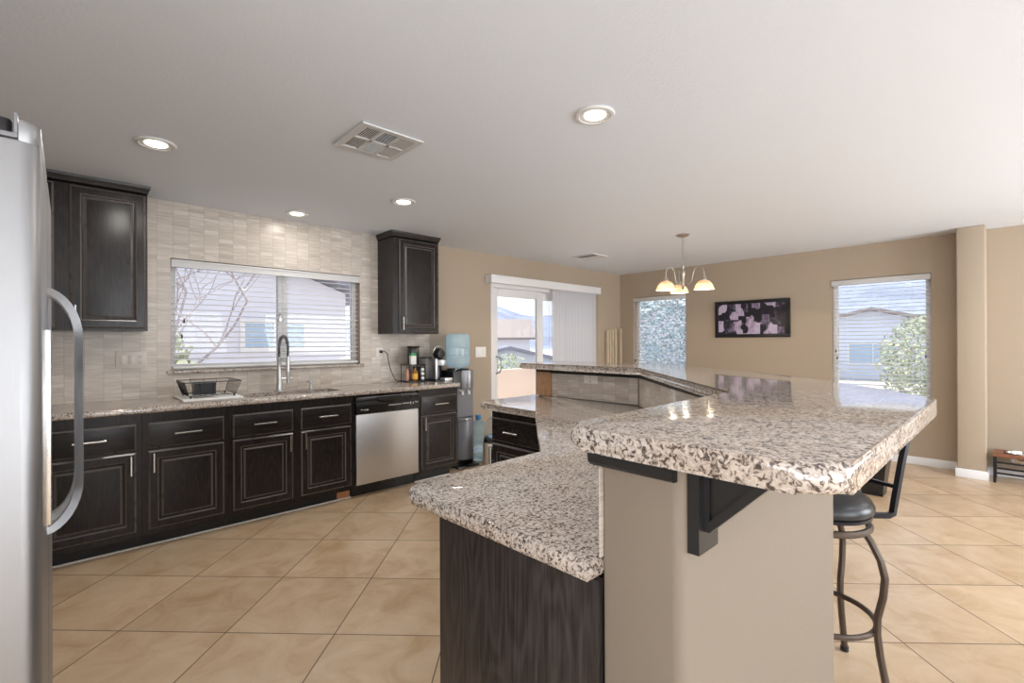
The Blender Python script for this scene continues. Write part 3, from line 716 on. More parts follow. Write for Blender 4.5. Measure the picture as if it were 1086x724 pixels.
# rounded free end
arc = [(2.86, YE)]+[(2.86+0.07*math.sin(t), YE+0.07-0.07*math.cos(t)) for t in [i*PI/12 for i in range(1, 7)]]+[(2.93, YB), (2.86, YB)]
b.prism(arc, 0.889, 0.929, 0.010, 3)
obj('slab', b, M_GRAN, r, angle=40)

# sink
r = thing('sink', 'undermount stainless double sink below the spring faucet', 'sink', (1.35, 4.12, 0.70))
def basin(xa, xb):
    q = B(); ya, yb, za, zb, t = SY0-0.008, SY1+0.008, 0.70, 0.888, 0.003
    q.box(xa, xb, ya, yb, za, za+t); q.box(xa, xa+t, ya, yb, za+t, zb); q.box(xb-t, xb, ya, yb, za+t, zb); q.box(xa+t, xb-t, ya, ya+t, za+t, zb); q.box(xa+t, xb-t, yb-t, yb, za+t, zb); return q
o = obj('basin', basin(SX0-0.008, 1.335), M_STEEL, r); obj('drain', B().lathe([(0, 0.0), (0.045, 0.0), (0.045, 0.004), (0.03, 0.005), (0, 0.003)], (1.15, 4.12, 0.7032), 20), M_CHROME, o)
o = obj('basin', basin(1.345, SX1+0.008), M_STEEL, r); obj('drain', B().lathe([(0, 0.0), (0.045, 0.0), (0.045, 0.004), (0.03, 0.005), (0, 0.003)], (1.54, 4.12, 0.7032), 20), M_CHROME, o)

# spring faucet
fx, fy = 1.325, 4.33
r = thing('faucet', 'tall spring pull-down kitchen faucet in front of the blind', 'faucet', (fx, fy, 0.9295))
obj('base', B().lathe([(0, 0), (0.033, 0), (0.033, 0.006), (0.027, 0.012), (0.026, 0.05), (0.021, 0.07), (0.021, 0.16), (0.017, 0.18), (0.017, 0.272), (0.019, 0.275), (0.019, 0.29), (0, 0.29)], (fx, fy, 0.9295), 18), M_STEEL, r)
arcp = [(fx, fy, 1.215)]+[(fx, fy-0.11+0.11*math.cos(t), 1.30+0.095*math.sin(t)) for t in [i*PI/14 for i in range(15)]]+[(fx, fy-0.22, 1.21)]
obj('hose', B().tube(arcp, 0.009, 8), M_BLKPLAS, r)
# coil spring
coil = []; dense = []
for i in range(len(arcp)-1):
    for s_ in range(10): dense.append(Vector(arcp[i]).lerp(Vector(arcp[i+1]), s_/10))
for i, p in enumerate(dense[:-12]):
    t = (dense[i+1]-p).normalized(); sx_ = Vector((1, 0, 0)); n_ = t.cross(sx_); a = i*1.5
    coil.append(p+(sx_*math.cos(a)+n_*math.sin(a))*0.0135)
obj('spring', B().tube(coil, 0.0026, 5), M_SILVER, r)
sp = B(); sp.lathe([(0, 0.06), (0.013, 0.06), (0.014, 0.03), (0.016, -0.05), (0.018, -0.055), (0.018, -0.075), (0.014, -0.09), (0.011, -0.16), (0, -0.16)], (fx, fy-0.22, 1.17), 14)
obj('spray_head', sp, M_STEEL, r)
obj('docking_arm', B().tube([(fx, fy, 1.19), (fx, fy-0.20, 1.185)], 0.0055, 8), M_CHROME, r)
obj('lever', B().tube([(fx+0.015, fy, 1.03), (fx+0.06, fy-0.01, 1.035), (fx+0.105, fy-0.01, 1.035)], [0.013, 0.009, 0.008], 8), M_STEEL, r)

r = thing('soap_dispenser', 'small chrome soap pump to the right of the faucet', 'soap dispenser', (1.60, 4.36, 0.9295))
obj('base', B().lathe([(0, 0), (0.020, 0), (0.020, 0.006), (0.012, 0.010), (0.012, 0.045), (0.016, 0.05), (0.016, 0.075), (0, 0.078)], (1.60, 4.36, 0.9295), 14), M_STEEL, r)
obj('spout', B().tube([(1.60, 4.36, 0.997), (1.56, 4.32, 0.999), (1.54, 4.30, 0.993)], 0.006, 8), M_STEEL, r)

# dish rack and tray
tag(obj('drain_tray', B().box(0.585, 0.965, 3.965, 4.385, 0.9295, 0.945, 0.006), M_WHITE), 'white drain tray on the granite counter under the wire dish rack', 'tray')
r = thing('dish_rack', 'dark wire dish rack on the white tray under the window', 'dish rack', (0.775, 4.17, 0.9455))
def rect_loop(x0, x1, y0, y1, z): return [(x0, y0, z), (x1, y0, z), (x1, y1, z), (x0, y1, z)]
def bar(b, p, q, r_=0.002): b.tube([p, q], r_, 5)
w = B(); zt_, zb_ = 1.060, 0.962; TX0, TX1, TY0, TY1 = 0.60, 0.955, 4.0, 4.36; ins = 0.03
top = rect_loop(TX0, TX1, TY0, TY1, zt_); mid = rect_loop(TX0+0.01, TX1-0.01, TY0+0.01, TY1-0.01, zt_-0.03); bot = rect_loop(TX0+ins, TX1-ins, TY0+ins, TY1-ins, zb_)
for lp, rr in ((top, 0.0032), (bot, 0.0025)):
    for i in range(4): bar(w, lp[i], lp[(i+1) % 4], rr)
for i in range(4):
    n_ = 4 if i in (0, 2) else 12
    for j in range(n_+1):
        s_ = j/n_; bar(w, Vector(top[i]).lerp(Vector(top[(i+1) % 4]), s_), Vector(bot[i]).lerp(Vector(bot[(i+1) % 4]), s_), 0.0016)
for j in range(9):
    s_ = j/8; bar(w, Vector(bot[0]).lerp(Vector(bot[1]), s_), Vector(bot[3]).lerp(Vector(bot[2]), s_), 0.0016)
obj('basket', w, M_DKMETAL, r)
for px, py in ((TX0+ins+0.01, TY0+ins), (TX1-ins-0.01, TY0+ins), (TX0+ins+0.01, TY1-ins), (TX1-ins-0.01, TY1-ins)):
    obj('foot', B().lathe([(0, 0), (0.006, 0), (0.006, 0.018), (0, 0.02)], (px, py, 0.9455), 8), M_BLKPLAS, r)
cu = B(); cu.box(0.665, 0.80, 4.05, 4.14, 0.966, 1.052, 0.008); t = bmesh.new()
o = thing('utensil_cup', 'black rectangular utensil cup standing in the dish rack', 'cup', (0.733, 4.095, 0.966))
b = B()
for q in ((0.665, 0.80, 4.05, 4.14, 0.966, 0.969), (0.665, 0.80, 4.05, 4.053, 0.969, 1.05), (0.665, 0.80, 4.137, 4.14, 0.969, 1.05), (0.665, 0.668, 4.053, 4.137, 0.969, 1.05), (0.797, 0.80, 4.053, 4.137, 0.969, 1.05)): b.box(*q)
obj('body', b, M_BLKPLAS, o)
b = B()
for q in ((0.662, 0.803, 4.047, 4.054), (0.662, 0.803, 4.136, 4.143), (0.662, 0.669, 4.054, 4.136), (0.796, 0.803, 4.054, 4.136)): b.box(*q, 1.05, 1.056)
obj('rim', b, M_GREYPLAS, o)

# wall plates ----------------------------------------------------------------
def plate(name, label, cat, o, u, v, n, w, h, gangs, mat=M_ALMOND):
    o, u, v, n = [Vector(q) for q in (o, u, v, n)]
    r = thing(name, label, cat, o)
    obj('cover_plate', B().rings(o-u*w/2-v*h/2, u, v, n, w, h, [(0, 0.0005), (0, 0.004), (0.004, 0.006)]), mat, r)
    k = len(gangs)
    for i, g in enumerate(gangs):
        c = o+u*((i+0.5)/k-0.5)*w*0.86
        if g == 's':
            obj('rocker', B().rings(c-u*0.016-v*0.033, u, v, n, 0.032, 0.066, [(0, 0.005), (0, 0.008), (0.003, 0.010)]), mat, r)
        else:
            rc = obj('socket', B().rings(c-u*0.0165-v*0.034, u, v, n, 0.033, 0.068, [(0, 0.005), (0, 0.0075), (0.002, 0.009)]), mat, r)
            for dv in (-0.019, 0.019):
                for du in (-0.006, 0.006): obj('contact_slot', B().obox(c+u*du+v*(dv+0.004)+n*0.009, u, v, n, 0.0012, 0.004, 0.0004), M_TOE, rc, smooth=False)
                obj('contact_slot', B().obox(c+v*(dv-0.007)+n*0.009, u, v, n, 0.0025, 0.0025, 0.0004), M_TOE, rc, smooth=False)
    return r
plate('switch_plate', 'wide stone-coloured plate with two switches and an outlet, left of the window', 'switch', (0.345, W-TS, 1.221), X, Z, -Y, 0.178, 0.124, 'sso')
plate('wall_outlet', 'pale outlet with a plugged-in black cord behind the coffee things', 'outlet', (2.338, W-TS, 1.225), X, Z, -Y, 0.075, 0.118, 'o')
plate('switch_plate', 'white double switch plate on tan wall beside the patio door', 'switch', (3.688, W, 1.219), X, Z, -Y, 0.16, 0.125, 'ss', M_WHITE)

# coffee corner --------------------------------------------------------------
ZC = 0.9295
r = thing('shelf_organiser', 'small two-tier black counter rack holding syrup bottles beside the coffee machine', 'organiser', (2.645, 4.33, ZC))
ox0, ox1, oy0, oy1 = 2.54, 2.745, 4.24, 4.42
obj('lower_tray', B().box(ox0, ox1, oy0, oy1, ZC, ZC+0.012, 0.004), M_BLKPLAS, r); obj('upper_tray', B().box(ox0, ox1, oy0, oy1, ZC+0.172, ZC+0.182, 0.004), M_BLKPLAS, r)
for px, py in ((ox0+0.008, oy0+0.008), (ox1-0.008, oy0+0.008), (ox0+0.008, oy1-0.008), (ox1-0.008, oy1-0.008)):
    obj('post', B().tube([(px, py, ZC+0.012), (px, py, ZC+0.172)], 0.004, 6), M_DKMETAL, r)
def bottle(label, x, y, z, rad, h, body, cap, lab=None):
    o = thing('syrup_bottle', label, 'bottle', (x, y, z))
    obj('glass_body', B().lathe([(0, 0), (rad*0.92, 0), (rad, 0.004), (rad, h*0.58), (rad*0.8, h*0.70), (rad*0.42, h*0.78), (rad*0.40, h*0.9), (0, h*0.9)], (x, y, z), 16), body, o)
    obj('cap', B().lathe([(0, h*0.86), (rad*0.5, h*0.86), (rad*0.5, h), (0, h)], (x, y, z), 14), cap, o)
    if lab: obj('wrap', B().lathe([(rad+0.0006, h*0.12), (rad+0.001, h*0.13), (rad+0.001, h*0.5), (rad+0.0006, h*0.51)], (x, y, z), 16), lab, o)
    return o
bottle('amber syrup bottle with orange wrap on the lower tier of the black rack', 2.63, 4.275, ZC+0.0125, 0.030, 0.15, plain('amber_glass', (0.28, 0.11, 0.02), 0.1), M_BLKPLAS, plain('orange_wrap', (0.85, 0.45, 0.08), 0.5))
bottle('pinkish syrup bottle at the left of the lower tier', 2.575, 4.33, ZC+0.0125, 0.024, 0.145, plain('pink_syrup', (0.62, 0.33, 0.24), 0.15), M_REDWOOD)
r = thing('pod_drawer', 'small black pod holder filling the right of the lower tier', 'pod holder', (2.71, 4.33, ZC+0.0125))
obj('body', B().box(2.682, 2.735, 4.255, 4.405, ZC+0.0125, ZC+0.155, 0.004), M_BLKPLAS, r)
for k in range(3): obj('coffee_pod', B().lathe([(0, -0.012), (0.016, -0.010), (0.018, 0.0), (0, 0.004)], (2.708, 4.2535, ZC+0.038+k*0.045), 12, 'Y'), M_WHITE, r)
r = thing('carton', 'small green and white carton standing on the upper tier', 'carton', (2.60, 4.27, ZC+0.1825))
obj('box', B().box(2.572, 2.632, 4.25, 4.29, ZC+0.1825, ZC+0.272, 0.002), M_WHITE, r); obj('green_flap', B().box(2.5715, 2.6325, 4.2495, 4.2905, ZC+0.2725, ZC+0.300, 0.002), plain('green_card', (0.04, 0.30, 0.10), 0.5), r)
r = thing('canister', 'tall black square canister behind the carton on the upper tier', 'canister', (2.66, 4.35, ZC+0.1825))
obj('body', B().box(2.615, 2.715, 4.32, 4.40, ZC+0.1825, ZC+0.355, 0.008), M_BLKPLAS, r); obj('lid', B().box(2.612, 2.718, 4.317, 4.403, ZC+0.3555, ZC+0.372, 0.006), M_TOE, r)
# power cord
r = thing('power_cord', 'black power cord hanging from the outlet to the counter', 'cord', (2.345, W-0.02, 1.25))
obj('plug', B().box(2.332, 2.356, W-0.05, W-0.0185, 1.232, 1.262, 0.005), M_BLKPLAS, r)
obj('cable', B().tube([(2.345, W-0.05, 1.247), (2.37, W-0.065, 1.25), (2.395, W-0.07, 1.22), (2.405, W-0.07, 1.15), (2.43, W-0.075, 1.05), (2.47, W-0.08, 0.965), (2.52, W-0.055, 0.937), (2.60, W-0.04, 0.9345), (2.74, W-0.04, 0.9345)], 0.0042, 7), M_BLKPLAS, r)
# pod coffee machine
mx_, my_ = 2.93, 4.26
r = thing('coffee_machine', 'black and silver pod coffee machine with raised lever at the counter end', 'coffee machine', (mx_, my_, ZC))
obj('base', B().box(2.80, 3.0 if False else 2.985, 4.14, 4.42, ZC, ZC+0.014, 0.005), M_BLKPLAS, r)
obj('column', B().lathe([(0, 0), (0.062, 0), (0.062, 0.20), (0.055, 0.215), (0, 0.215)], (mx_, 4.33, ZC+0.0145), 20), M_BLKPLAS, r)
obj('collar', B().lathe([(0, 0.15), (0.068, 0.15), (0.070, 0.155), (0.070, 0.205), (0.066, 0.21), (0, 0.21)], (mx_+0.01, 4.265, ZC+0.012), 20), M_STEEL, r)
obj('head', B().lathe([(0, -0.062), (0.045, -0.058), (0.060, -0.035), (0.064, 0), (0.060, 0.035), (0.045, 0.058), (0, 0.062)], (mx_, 4.285, ZC+0.285), 18, 'Y'), M_BLKPLAS, r)
obj('lever', B().tube([(mx_-0.06, 4.30, ZC+0.23), (mx_-0.075, 4.28, ZC+0.30), (mx_-0.055, 4.26, ZC+0.355), (mx_-0.01, 4.25, ZC+0.37), (mx_+0.04, 4.25, ZC+0.345)], 0.007, 8), M_CHROME, r)
obj('water_tank', B().box(2.795, 2.86, 4.33, 4.425, ZC+0.0145, ZC+0.24, 0.012), glassy('clear_tank', (0.86, 0.87, 0.88), 0.2, (0.6, 0.6, 0.6), 0.25), r)
obj('tank_lid', B().box(2.77, 2.865, 4.30, 4.43, ZC+0.2405, ZC+0.252, 0.004), M_BLKPLAS, r)
obj('side_panel', B().box(2.835, 2.868, 4.20, 4.33, ZC+0.0145, ZC+0.24, 0.01), M_STEEL, r)
obj('drip_tray', B().box(2.885, 2.985, 4.10, 4.20, ZC, ZC+0.035, 0.006), M_STEEL, r)

# ---------------------------------------------------------------- refrigerator
FX0, FX1 = -0.80, -0.038
r = thing('refrigerator', 'stainless side-by-side refrigerator at the left edge of the kitchen', 'refrigerator', (-0.42, 1.76, 0))
obj('cabinet', B().box(-0.80, -0.115, 1.325, 2.205, 0.012, 1.765, 0.006), M_FRIDGE_SIDE, r)
def fr_door(ya, yb, nm, notch=False):
    q = B(); t = bmesh.new(); rr = 0.030; p = [(-0.108, ya), (FX1-rr, ya)]
    p = [(-0.108, ya)]+[(FX1-rr+rr*math.sin(a), ya+rr-rr*math.cos(a)) for a in [i*PI/16 for i in range(9)]]+[(FX1-rr+rr*math.cos(a), yb-rr+rr*math.sin(a)) for a in [i*PI/16 for i in range(9)]]+[(-0.108, yb)]
    q.prism(p, 0.075, 1.735 if notch else 1.775, 0.004, 2)
    if notch:
        p2 = [(FX1-rr, ya)]+[(FX1-rr+rr*math.sin(a), ya+rr-rr*math.cos(a)) for a in [i*PI/16 for i in range(1, 9)]]+[(FX1-rr+rr*math.cos(a), yb-rr+rr*math.sin(a)) for a in [i*PI/16 for i in range(9)]]
        q.prism(p2, 1.73, 1.775, 0.004, 2)
    return obj(nm, q, M_FRIDGE, r)
d1 = fr_door(1.318, 1.755, 'freezer_door', True)
d2 = fr_door(1.762, 2.212, 'fridge_door')
hg = B(); hg.box(-0.108, -0.069, 1.316, 1.40, 1.737, 1.746, 0.001); hg.box(-0.074, -0.069, 1.316, 1.40, 1.746, 1.785, 0.001)
obj('hinge_bracket', hg, M_GREYPLAS, d1)
obj('hinge_pin', B().lathe([(0, 0), (0.013, 0), (0.013, 0.024), (0.011, 0.027), (0, 0.027)], (-0.090, 1.335, 1.747), 16), M_BLKPLAS, d1)
def fr_handle(y, parent):
    pr = []; 
    for i in range(9):
        a = i/8*PI/2; pr.append((FX1-0.002+0.062*math.sin(a)**1.2, 1.475-0.12*(1-math.cos(a))))
    for i in range(9):
        a = (1-i/8)*PI/2; pr.append((FX1-0.002+0.062*math.sin(a)**1.2, 0.865+0.12*(1-math.cos(a))))
    q = B(); hw, th = 0.020, 0.0085; rings = []
    for i, (x_, z_) in enumerate(pr):
        a, c_ = pr[max(0, i-1)], pr[min(len(pr)-1, i+1)]; t_ = Vector((c_[0]-a[0], 0, c_[1]-a[1])).normalized(); n_ = Vector((t_.z, 0, -t_.x))
        rings.append([q.m.verts.new(Vector((x_, y, z_))+n_*s1*th+Y*s2*hw) for s1, s2 in ((-1, -1), (1, -0.7), (1, 0.7), (-1, 1))])
    for a, c_ in zip(rings, rings[1:]):
        for j in range(4): q.m.faces.new((a[j], a[(j+1) % 4], c_[(j+1) % 4], c_[j]))
    q.m.faces.new(rings[0][::-1]); q.m.faces.new(rings[-1])
    return obj('handle', q, M_HANDLE, parent, angle=30)
fr_handle(1.70, d1); fr_handle(1.815, d2)
dp = B()
for q in ((1.43, 1.62, 1.255, 1.37), (1.43, 1.445, 0.965, 1.255), (1.605, 1.62, 0.965, 1.255), (1.43, 1.62, 0.95, 0.965)): dp.box(FX1-0.004, FX1+0.010, *q, 0.002)
do = obj('dispenser_surround', dp, M_BLKPLAS, d1)
obj('dispenser_trim', B().box(FX1-0.002, FX1+0.012, 1.424, 1.4295, 0.95, 1.37, 0.001), M_CHROME, do)
obj('dispenser_recess', B().box(FX1-0.006, FX1+0.001, 1.446, 1.604, 0.966, 1.254), M_BLKPLAS, do)
obj('dispenser_paddle', B().box(FX1-0.004, FX1+0.006, 1.50, 1.54, 1.02, 1.18, 0.003), M_SILVER, do)
obj('base_grille', B().box(-0.70, -0.10, 1.33, 2.20, 0.001, 0.07), M_BLKPLAS, r)

# ---------------------------------------------------------------- island
def round_poly(pts, radii, seg=6):
    out = []; n = len(pts)
    for i, p in enumerate(pts):
        r_ = radii[i]
        if r_ <= 0: out.append(p); continue
        p0, p1, p2 = Vector(pts[i-1]), Vector(p), Vector(pts[(i+1) % n])
        d0, d2_ = (p0-p1).normalized(), (p2-p1).normalized(); ang = d0.angle(d2_); tl = r_/math.tan(ang/2)
        a, b_ = p1+d0*tl, p1+d2_*tl
        c_ = p1+(d0+d2_).normalized()*(r_/math.sin(ang/2))
        a0 = math.atan2(a.y-c_.y, a.x-c_.x); a1 = math.atan2(b_.y-c_.y, b_.x-c_.x); da = (a1-a0+PI) % (2*PI)-PI
        for k in range(seg+1): out.append((c_.x+r_*math.cos(a0+da*k/seg), c_.y+r_*math.sin(a0+da*k/seg)))
    return out

YK0, YK1 = 0.378, 0.54
# knee wall carrying the raised bar
kn = round_poly([(0.742, YK0), (1.68, YK0), (2.85, 1.548), (2.85, 2.55), (2.68, 2.55), (2.68, 1.66), (1.56, YK1), (0.742, YK1)], [0.022, 0.02, 0, 0, 0, 0, 0, 0.006], 5)
struct('wall_island', B().prism(kn, 0, 1.134), M_KNEE, 'greige knee wall holding up the raised granite bar')
# mosaic on the kitchen side of the knee wall
t2 = B(); t2.box(2.672, 2.6795, 1.665, 2.405, 0.93, 1.11)
struct('trim_2', t2, M_MOS_B, 'stone strip mosaic under the far leg of the raised bar', smooth=False)
dg = Vector((1, 1, 0)).normalized(); dn = Vector((-1, 1, 0)).normalized()
t3 = B(); t3.obox((2.12-0.0028, 1.10+0.0028, 1.02), dg, dn, Z, 0.765, 0.0038, 0.09)
struct('trim_3', t3, M_MOS_D, 'stone strip mosaic under the diagonal of the raised bar', smooth=False)
t4 = B(); t4.box(0.735, 1.55, YK1+0.0005, YK1+0.0035, 0.93, 1.10)
struct('trim_4', t4, M_MOS_A, smooth=False)
struct('trim_5', B().box(2.655, 2.853, 2.408, 2.56, 0.93, 1.11, 0.003), M_POST, 'honey wood end post under the far end of the raised bar')
# dark wood strip under the bar
b = B(); zz = (1.104, 1.1345)
half = [(0.0, zz[0]), (0.012, zz[0]+0.001), (0.019, zz[0]+0.008), (0.022, zz[1]), (0.0, zz[1])]
b.extrude([(-p[0], p[1]) for p in half], (0.7415, 0, 0), X, Z, Y, 0.388, 0.560)
b.box(0.742, 1.565, YK1+0.0005, YK1+0.02, *zz); b.obox((2.12-0.007, 1.10+0.007, sum(zz)/2), dg, dn, Z, 0.775, 0.0075, 0.01175); b.box(2.66, 2.6795, 1.645, 2.56, *zz)
struct('trim_6', b, M_BLKWOOD, 'dark wood moulding under the granite bar', smooth=True)

# low counter
lc = round_poly([(0.697, YK1+0.001), (1.559, YK1+0.001), (2.679, 1.661), (2.679, 2.57), (2.035, 2.57), (2.035, 1.945), (1.30, 1.205), (0.697, 1.205)], [0, 0, 0, 0.02, 0.14, 0, 0, 0.05], 8)
r = thing('island_countertop', 'low speckled granite worktop of the island, below the raised bar', 'countertop', (1.2, 0.9, 0.889))
obj('slab', B().prism(lc, 0.889, 0.929, 0.016, 4), M_GRAN, r, angle=40)
# raised bar top
bt = round_poly([(0.700, 0.148), (1.722, 0.148), (1.95, 0.285), (2.19, 0.487), (2.345, 0.63), (2.57, 0.92), (2.77, 1.20), (2.96, 1.48), (3.05, 1.72), (3.05, 2.66), (2.55, 2.66), (2.55, 1.555), (1.545, 0.607), (0.700, 0.607)],
                [0.055, 0.02, 0, 0, 0, 0, 0, 0, 0, 0.05, 0.05, 0, 0, 0.045], 6)
r = thing('bar_counter', 'raised speckled granite bar top with thick rounded edge in the foreground', 'bar top', (1.2, 0.38, 1.135))
obj('slab', B().prism(bt, 1.135, 1.178, 0.019, 5), M_GRAN, r, angle=40)

# island cabinets
r = thing('island_cabinet', 'dark oak-grain island cabinet end panel in the foreground', 'cabinet', (1.03, 0.8, 0))
obj('end_panel', B().box(0.727, 0.745, YK1+0.002, 1.062, 0.001, 0.888, 0.0015), M_PANEL, r)
obj('carcass', B().box(0.7455, 1.30, YK1+0.002, 1.055, 0.09, 0.888), M_WOODZ, r, smooth=False)
obj('toe_kick', B().box(0.7455, 1.30, YK1+0.002, 0.985, 0.001, 0.0895), M_TOE, r, smooth=False)
for x0 in (0.76, 1.035):
    front(r, 'cabinet_door', (x0+0.25, 1.055, ZD0), -X, Z, Y, 0.25, 0.72, DOOR_PROF, M_WOODZ, (0.03, 0.60, 'v', 0.125))
r = thing('diagonal_cabinet', 'dark corner cabinet under the diagonal of the island worktop', 'cabinet', (1.75, 1.3, 0))
obj('carcass', B().prism([(1.302, YK1+0.002), (1.557, YK1+0.002), (2.677, 1.663), (2.677, 1.885), (2.078, 1.885), (1.302, 1.11)], 0.001, 0.888), M_WOODZ, r, smooth=False)
front(r, 'cabinet_door', (2.07-0.0, 1.878, ZD0), (-0.7071, -0.7071, 0), Z, (-0.7071, 0.7071, 0), 1.02, 0.72, DOOR_PROF, M_WOODZ)
XF = 2.068
r = thing('island_cabinet', 'dark island cabinet with drawer, in the far leg below the worktop', 'cabinet', (2.35, 2.12, 0))
obj('carcass', B().box(XF, 2.677, 1.89, 2.40, 0.088, 0.888), M_WOODZ, r, smooth=False)
obj('toe_kick', B().box(XF+0.07, 2.677, 1.89, 2.40, 0.001, 0.0875), M_TOE, r, smooth=False)
front(r, 'drawer_front', (XF, 2.385, 0.690), -Y, Z, -X, 0.475, 0.155, DRAWER_PROF, M_WOODY, (0.215, 0.075, 'u', 0.125))
front(r, 'cabinet_door', (XF, 2.385, ZD0), -Y, Z, -X, 0.475, 0.548, DOOR_PROF, M_WOODZ, (0.028, 0.47, 'v', 0.125))

# corbels under the bar overhang
def corbel(label, cx, cy, dirn):
    """cx,cy = point on the wall face; dirn = outward horizontal direction"""
    d = Vector((dirn[0], dirn[1], 0)).normalized(); s = Z.cross(d)
    r = thing('corbel', label, 'corbel', (cx, cy, 1.134)); o = Vector((cx, cy, 0))
    obj('back_plate', B().extrude([(-0.036, 0.985), (0.036, 0.985), (0.036, 1.1338), (-0.036, 1.1338)], o, s, Z, d, 0.0005, 0.020), M_BLKWOOD, r)
    tri = [(0.020, 1.022), (0.030, 1.022), (0.134, 1.128), (0.134, 1.1338), (0.020, 1.1338)]
    obj('bracket', B().extrude(tri, o, d, Z, s, -0.012, 0.012), M_BLKWOOD, r)
    mo = B()
    mo.extrude([(0.020, 1.022), (0.030, 1.022), (0.134, 1.128), (0.134, 1.1338), (0.120, 1.1338), (0.030, 1.041), (0.030, 1.1338), (0.020, 1.1338)], o, d, Z, s, -0.020, -0.012)
    mo.extrude([(0.020, 1.022), (0.030, 1.022), (0.134, 1.128), (0.134, 1.1338), (0.120, 1.1338), (0.030, 1.041), (0.030, 1.1338), (0.020, 1.1338)], o, d, Z, s, 0.012, 0.020)
    obj('edge_moulding', mo, M_BLKWOOD, r)
corbel('black wooden corbel bracket under the near end of the granite bar', 0.792, YK0, (0, -1))

# outlets under the bar
plate('bar_outlet', 'horizontal stone-coloured outlet under the far leg of the raised bar', 'outlet', (2.672, 2.04, 1.078), -Y, Z, -X, 0.118, 0.064, 'o')
oc = Vector((2.158, 1.138, 1.066))+dn*0.0068
plate('bar_outlet', 'stone-coloured outlet on the diagonal mosaic under the raised bar', 'outlet', oc, -dg, Z, dn, 0.075, 0.085, 'o')

# ---------------------------------------------------------------- bar stool
def make_stool(label, loc, ang):
    r = thing('bar_stool', label, 'stool', (0, 0, 0)); ROOT_LOC[r.name] = Vector((0, 0, 0))
    obj('seat', B().lathe([(0, 0.672), (0.178, 0.672), (0.188, 0.682), (0.190, 0.70), (0.178, 0.725), (0.150, 0.742), (0.09, 0.75), (0, 0.752)], (0, 0, 0), 36), M_LEATHER, r)
    obj('swivel_plate', B().lathe([(0, 0.64), (0.10, 0.64), (0.165, 0.655), (0.182, 0.660), (0.182, 0.6715), (0, 0.6715)], (0, 0, 0), 32), M_DKMETAL, r)
    obj('top_ring', B().tube([(0.172*math.cos(i*PI/16), 0.172*math.sin(i*PI/16), 0.622) for i in range(32)], 0.013, 8, True), M_BRONZE, r)
    for k in range(4):
        a = PI/4+k*PI/2-0.75+0.20
        prof = [(0.160, 0.625), (0.185, 0.59), (0.215, 0.53), (0.228, 0.47), (0.222, 0.40), (0.205, 0.32), (0.203, 0.26), (0.212, 0.18), (0.228, 0.09), (0.24, 0.014)]
        sm = []
        for i in range(len(prof)-1):
            for s_ in range(3): sm.append(tuple(prof[i][j]+(prof[i+1][j]-prof[i][j])*s_/3 for j in (0, 1)))
        sm.append(prof[-1])
        l_ = obj('leg', B().tube([(p[0]*math.cos(a), p[0]*math.sin(a), p[1]) for p in sm], 0.0125, 8), M_BRONZE, r)
        obj('foot_cap', B().lathe([(0, 0.001), (0.016, 0.001), (0.016, 0.02), (0, 0.022)], (0.24*math.cos(a), 0.24*math.sin(a), 0), 10), M_BLKPLAS, l_)
    obj('foot_ring', B().tube([(0.190*math.cos(i*PI/20), 0.190*math.sin(i*PI/20), 0.255) for i in range(40)], 0.0105, 8, True), M_BRONZE, r)
    # back frame: +X is the back side
    for s_ in (-1, 1):
        q = B(); yy = 0.150*s_
        q.tube([(0.10, yy*0.8, 0.662), (0.185, yy, 0.660), (0.212, yy, 0.664), (0.222, yy, 0.70), (0.262, yy*1.02, 0.86), (0.312, yy*1.05, 1.03)], 0.0135, 4)
        obj('back_post', q, M_DKMETAL, r)
    obj('lower_rail', B().tube([(0.237, -0.150, 0.765), (0.237, 0.150, 0.765)], 0.010, 4), M_DKMETAL, r)
    for yy in (-0.05, 0.0, 0.05):
        obj('back_slat', B().tube([(0.237, yy, 0.765), (0.262, yy, 0.86), (0.308, yy, 1.01)], 0.008, 4), M_DKMETAL, r)
    tr = B(); tr.obox((0.315, 0, 1.035), (0.28, 0, 0.96), (0, 1, 0), (0.96, 0, -0.28), 0.035, 0.19, 0.010, 0.004); obj('top_rail', tr, M_BLKWOOD, r)
    r.location = loc; r.rotation_euler = (0, 0, ang); return r
make_stool('black leather bar stool with bronze legs tucked under the granite bar', (2.21, 0.555, 0), math.radians(-23.5))

# black tapered bin beyond the stool
r = thing('waste_bin', 'black tapered bin on the floor seen behind the bar stool back', 'bin', (5.16, 0.86, 0))
bx_, by_ = 5.16, 0.86
q = B(); lo = [(-0.09, -0.075), (0.09, -0.075), (0.09, 0.075), (-0.09, 0.075)]; hi = [(a*1.45, c_*1.45) for a, c_ in lo]; rings = []
for ring, z_ in ((lo, 0.003), (lo, 0.02), (hi, 0.34), ([(a*0.93, c_*0.93) for a, c_ in hi], 0.34), ([(a*0.9, c_*0.9) for a, c_ in lo], 0.03)):
    rings.append([q.m.verts.new((bx_+a, by_+c_, z_)) for a, c_ in ring])
q.m.faces.new(rings[0][::-1]); q.m.faces.new(rings[-1])
for a, c_ in zip(rings, rings[1:]):
    for j in range(4): q.m.faces.new((a[j], a[(j+1) % 4], c_[(j+1) % 4], c_[j]))
obj('body', q, M_BLKPLAS, r, angle=20)
q = B()
for d_ in ((-0.135, 0.135, -0.114, -0.104), (-0.135, 0.135, 0.104, 0.114), (-0.135, -0.125, -0.104, 0.104), (0.125, 0.135, -0.104, 0.104)): q.box(bx_+d_[0], bx_+d_[1], by_+d_[2], by_+d_[3], 0.3405, 0.352, 0.002)
obj('rim', q, M_GREYPLAS, r)

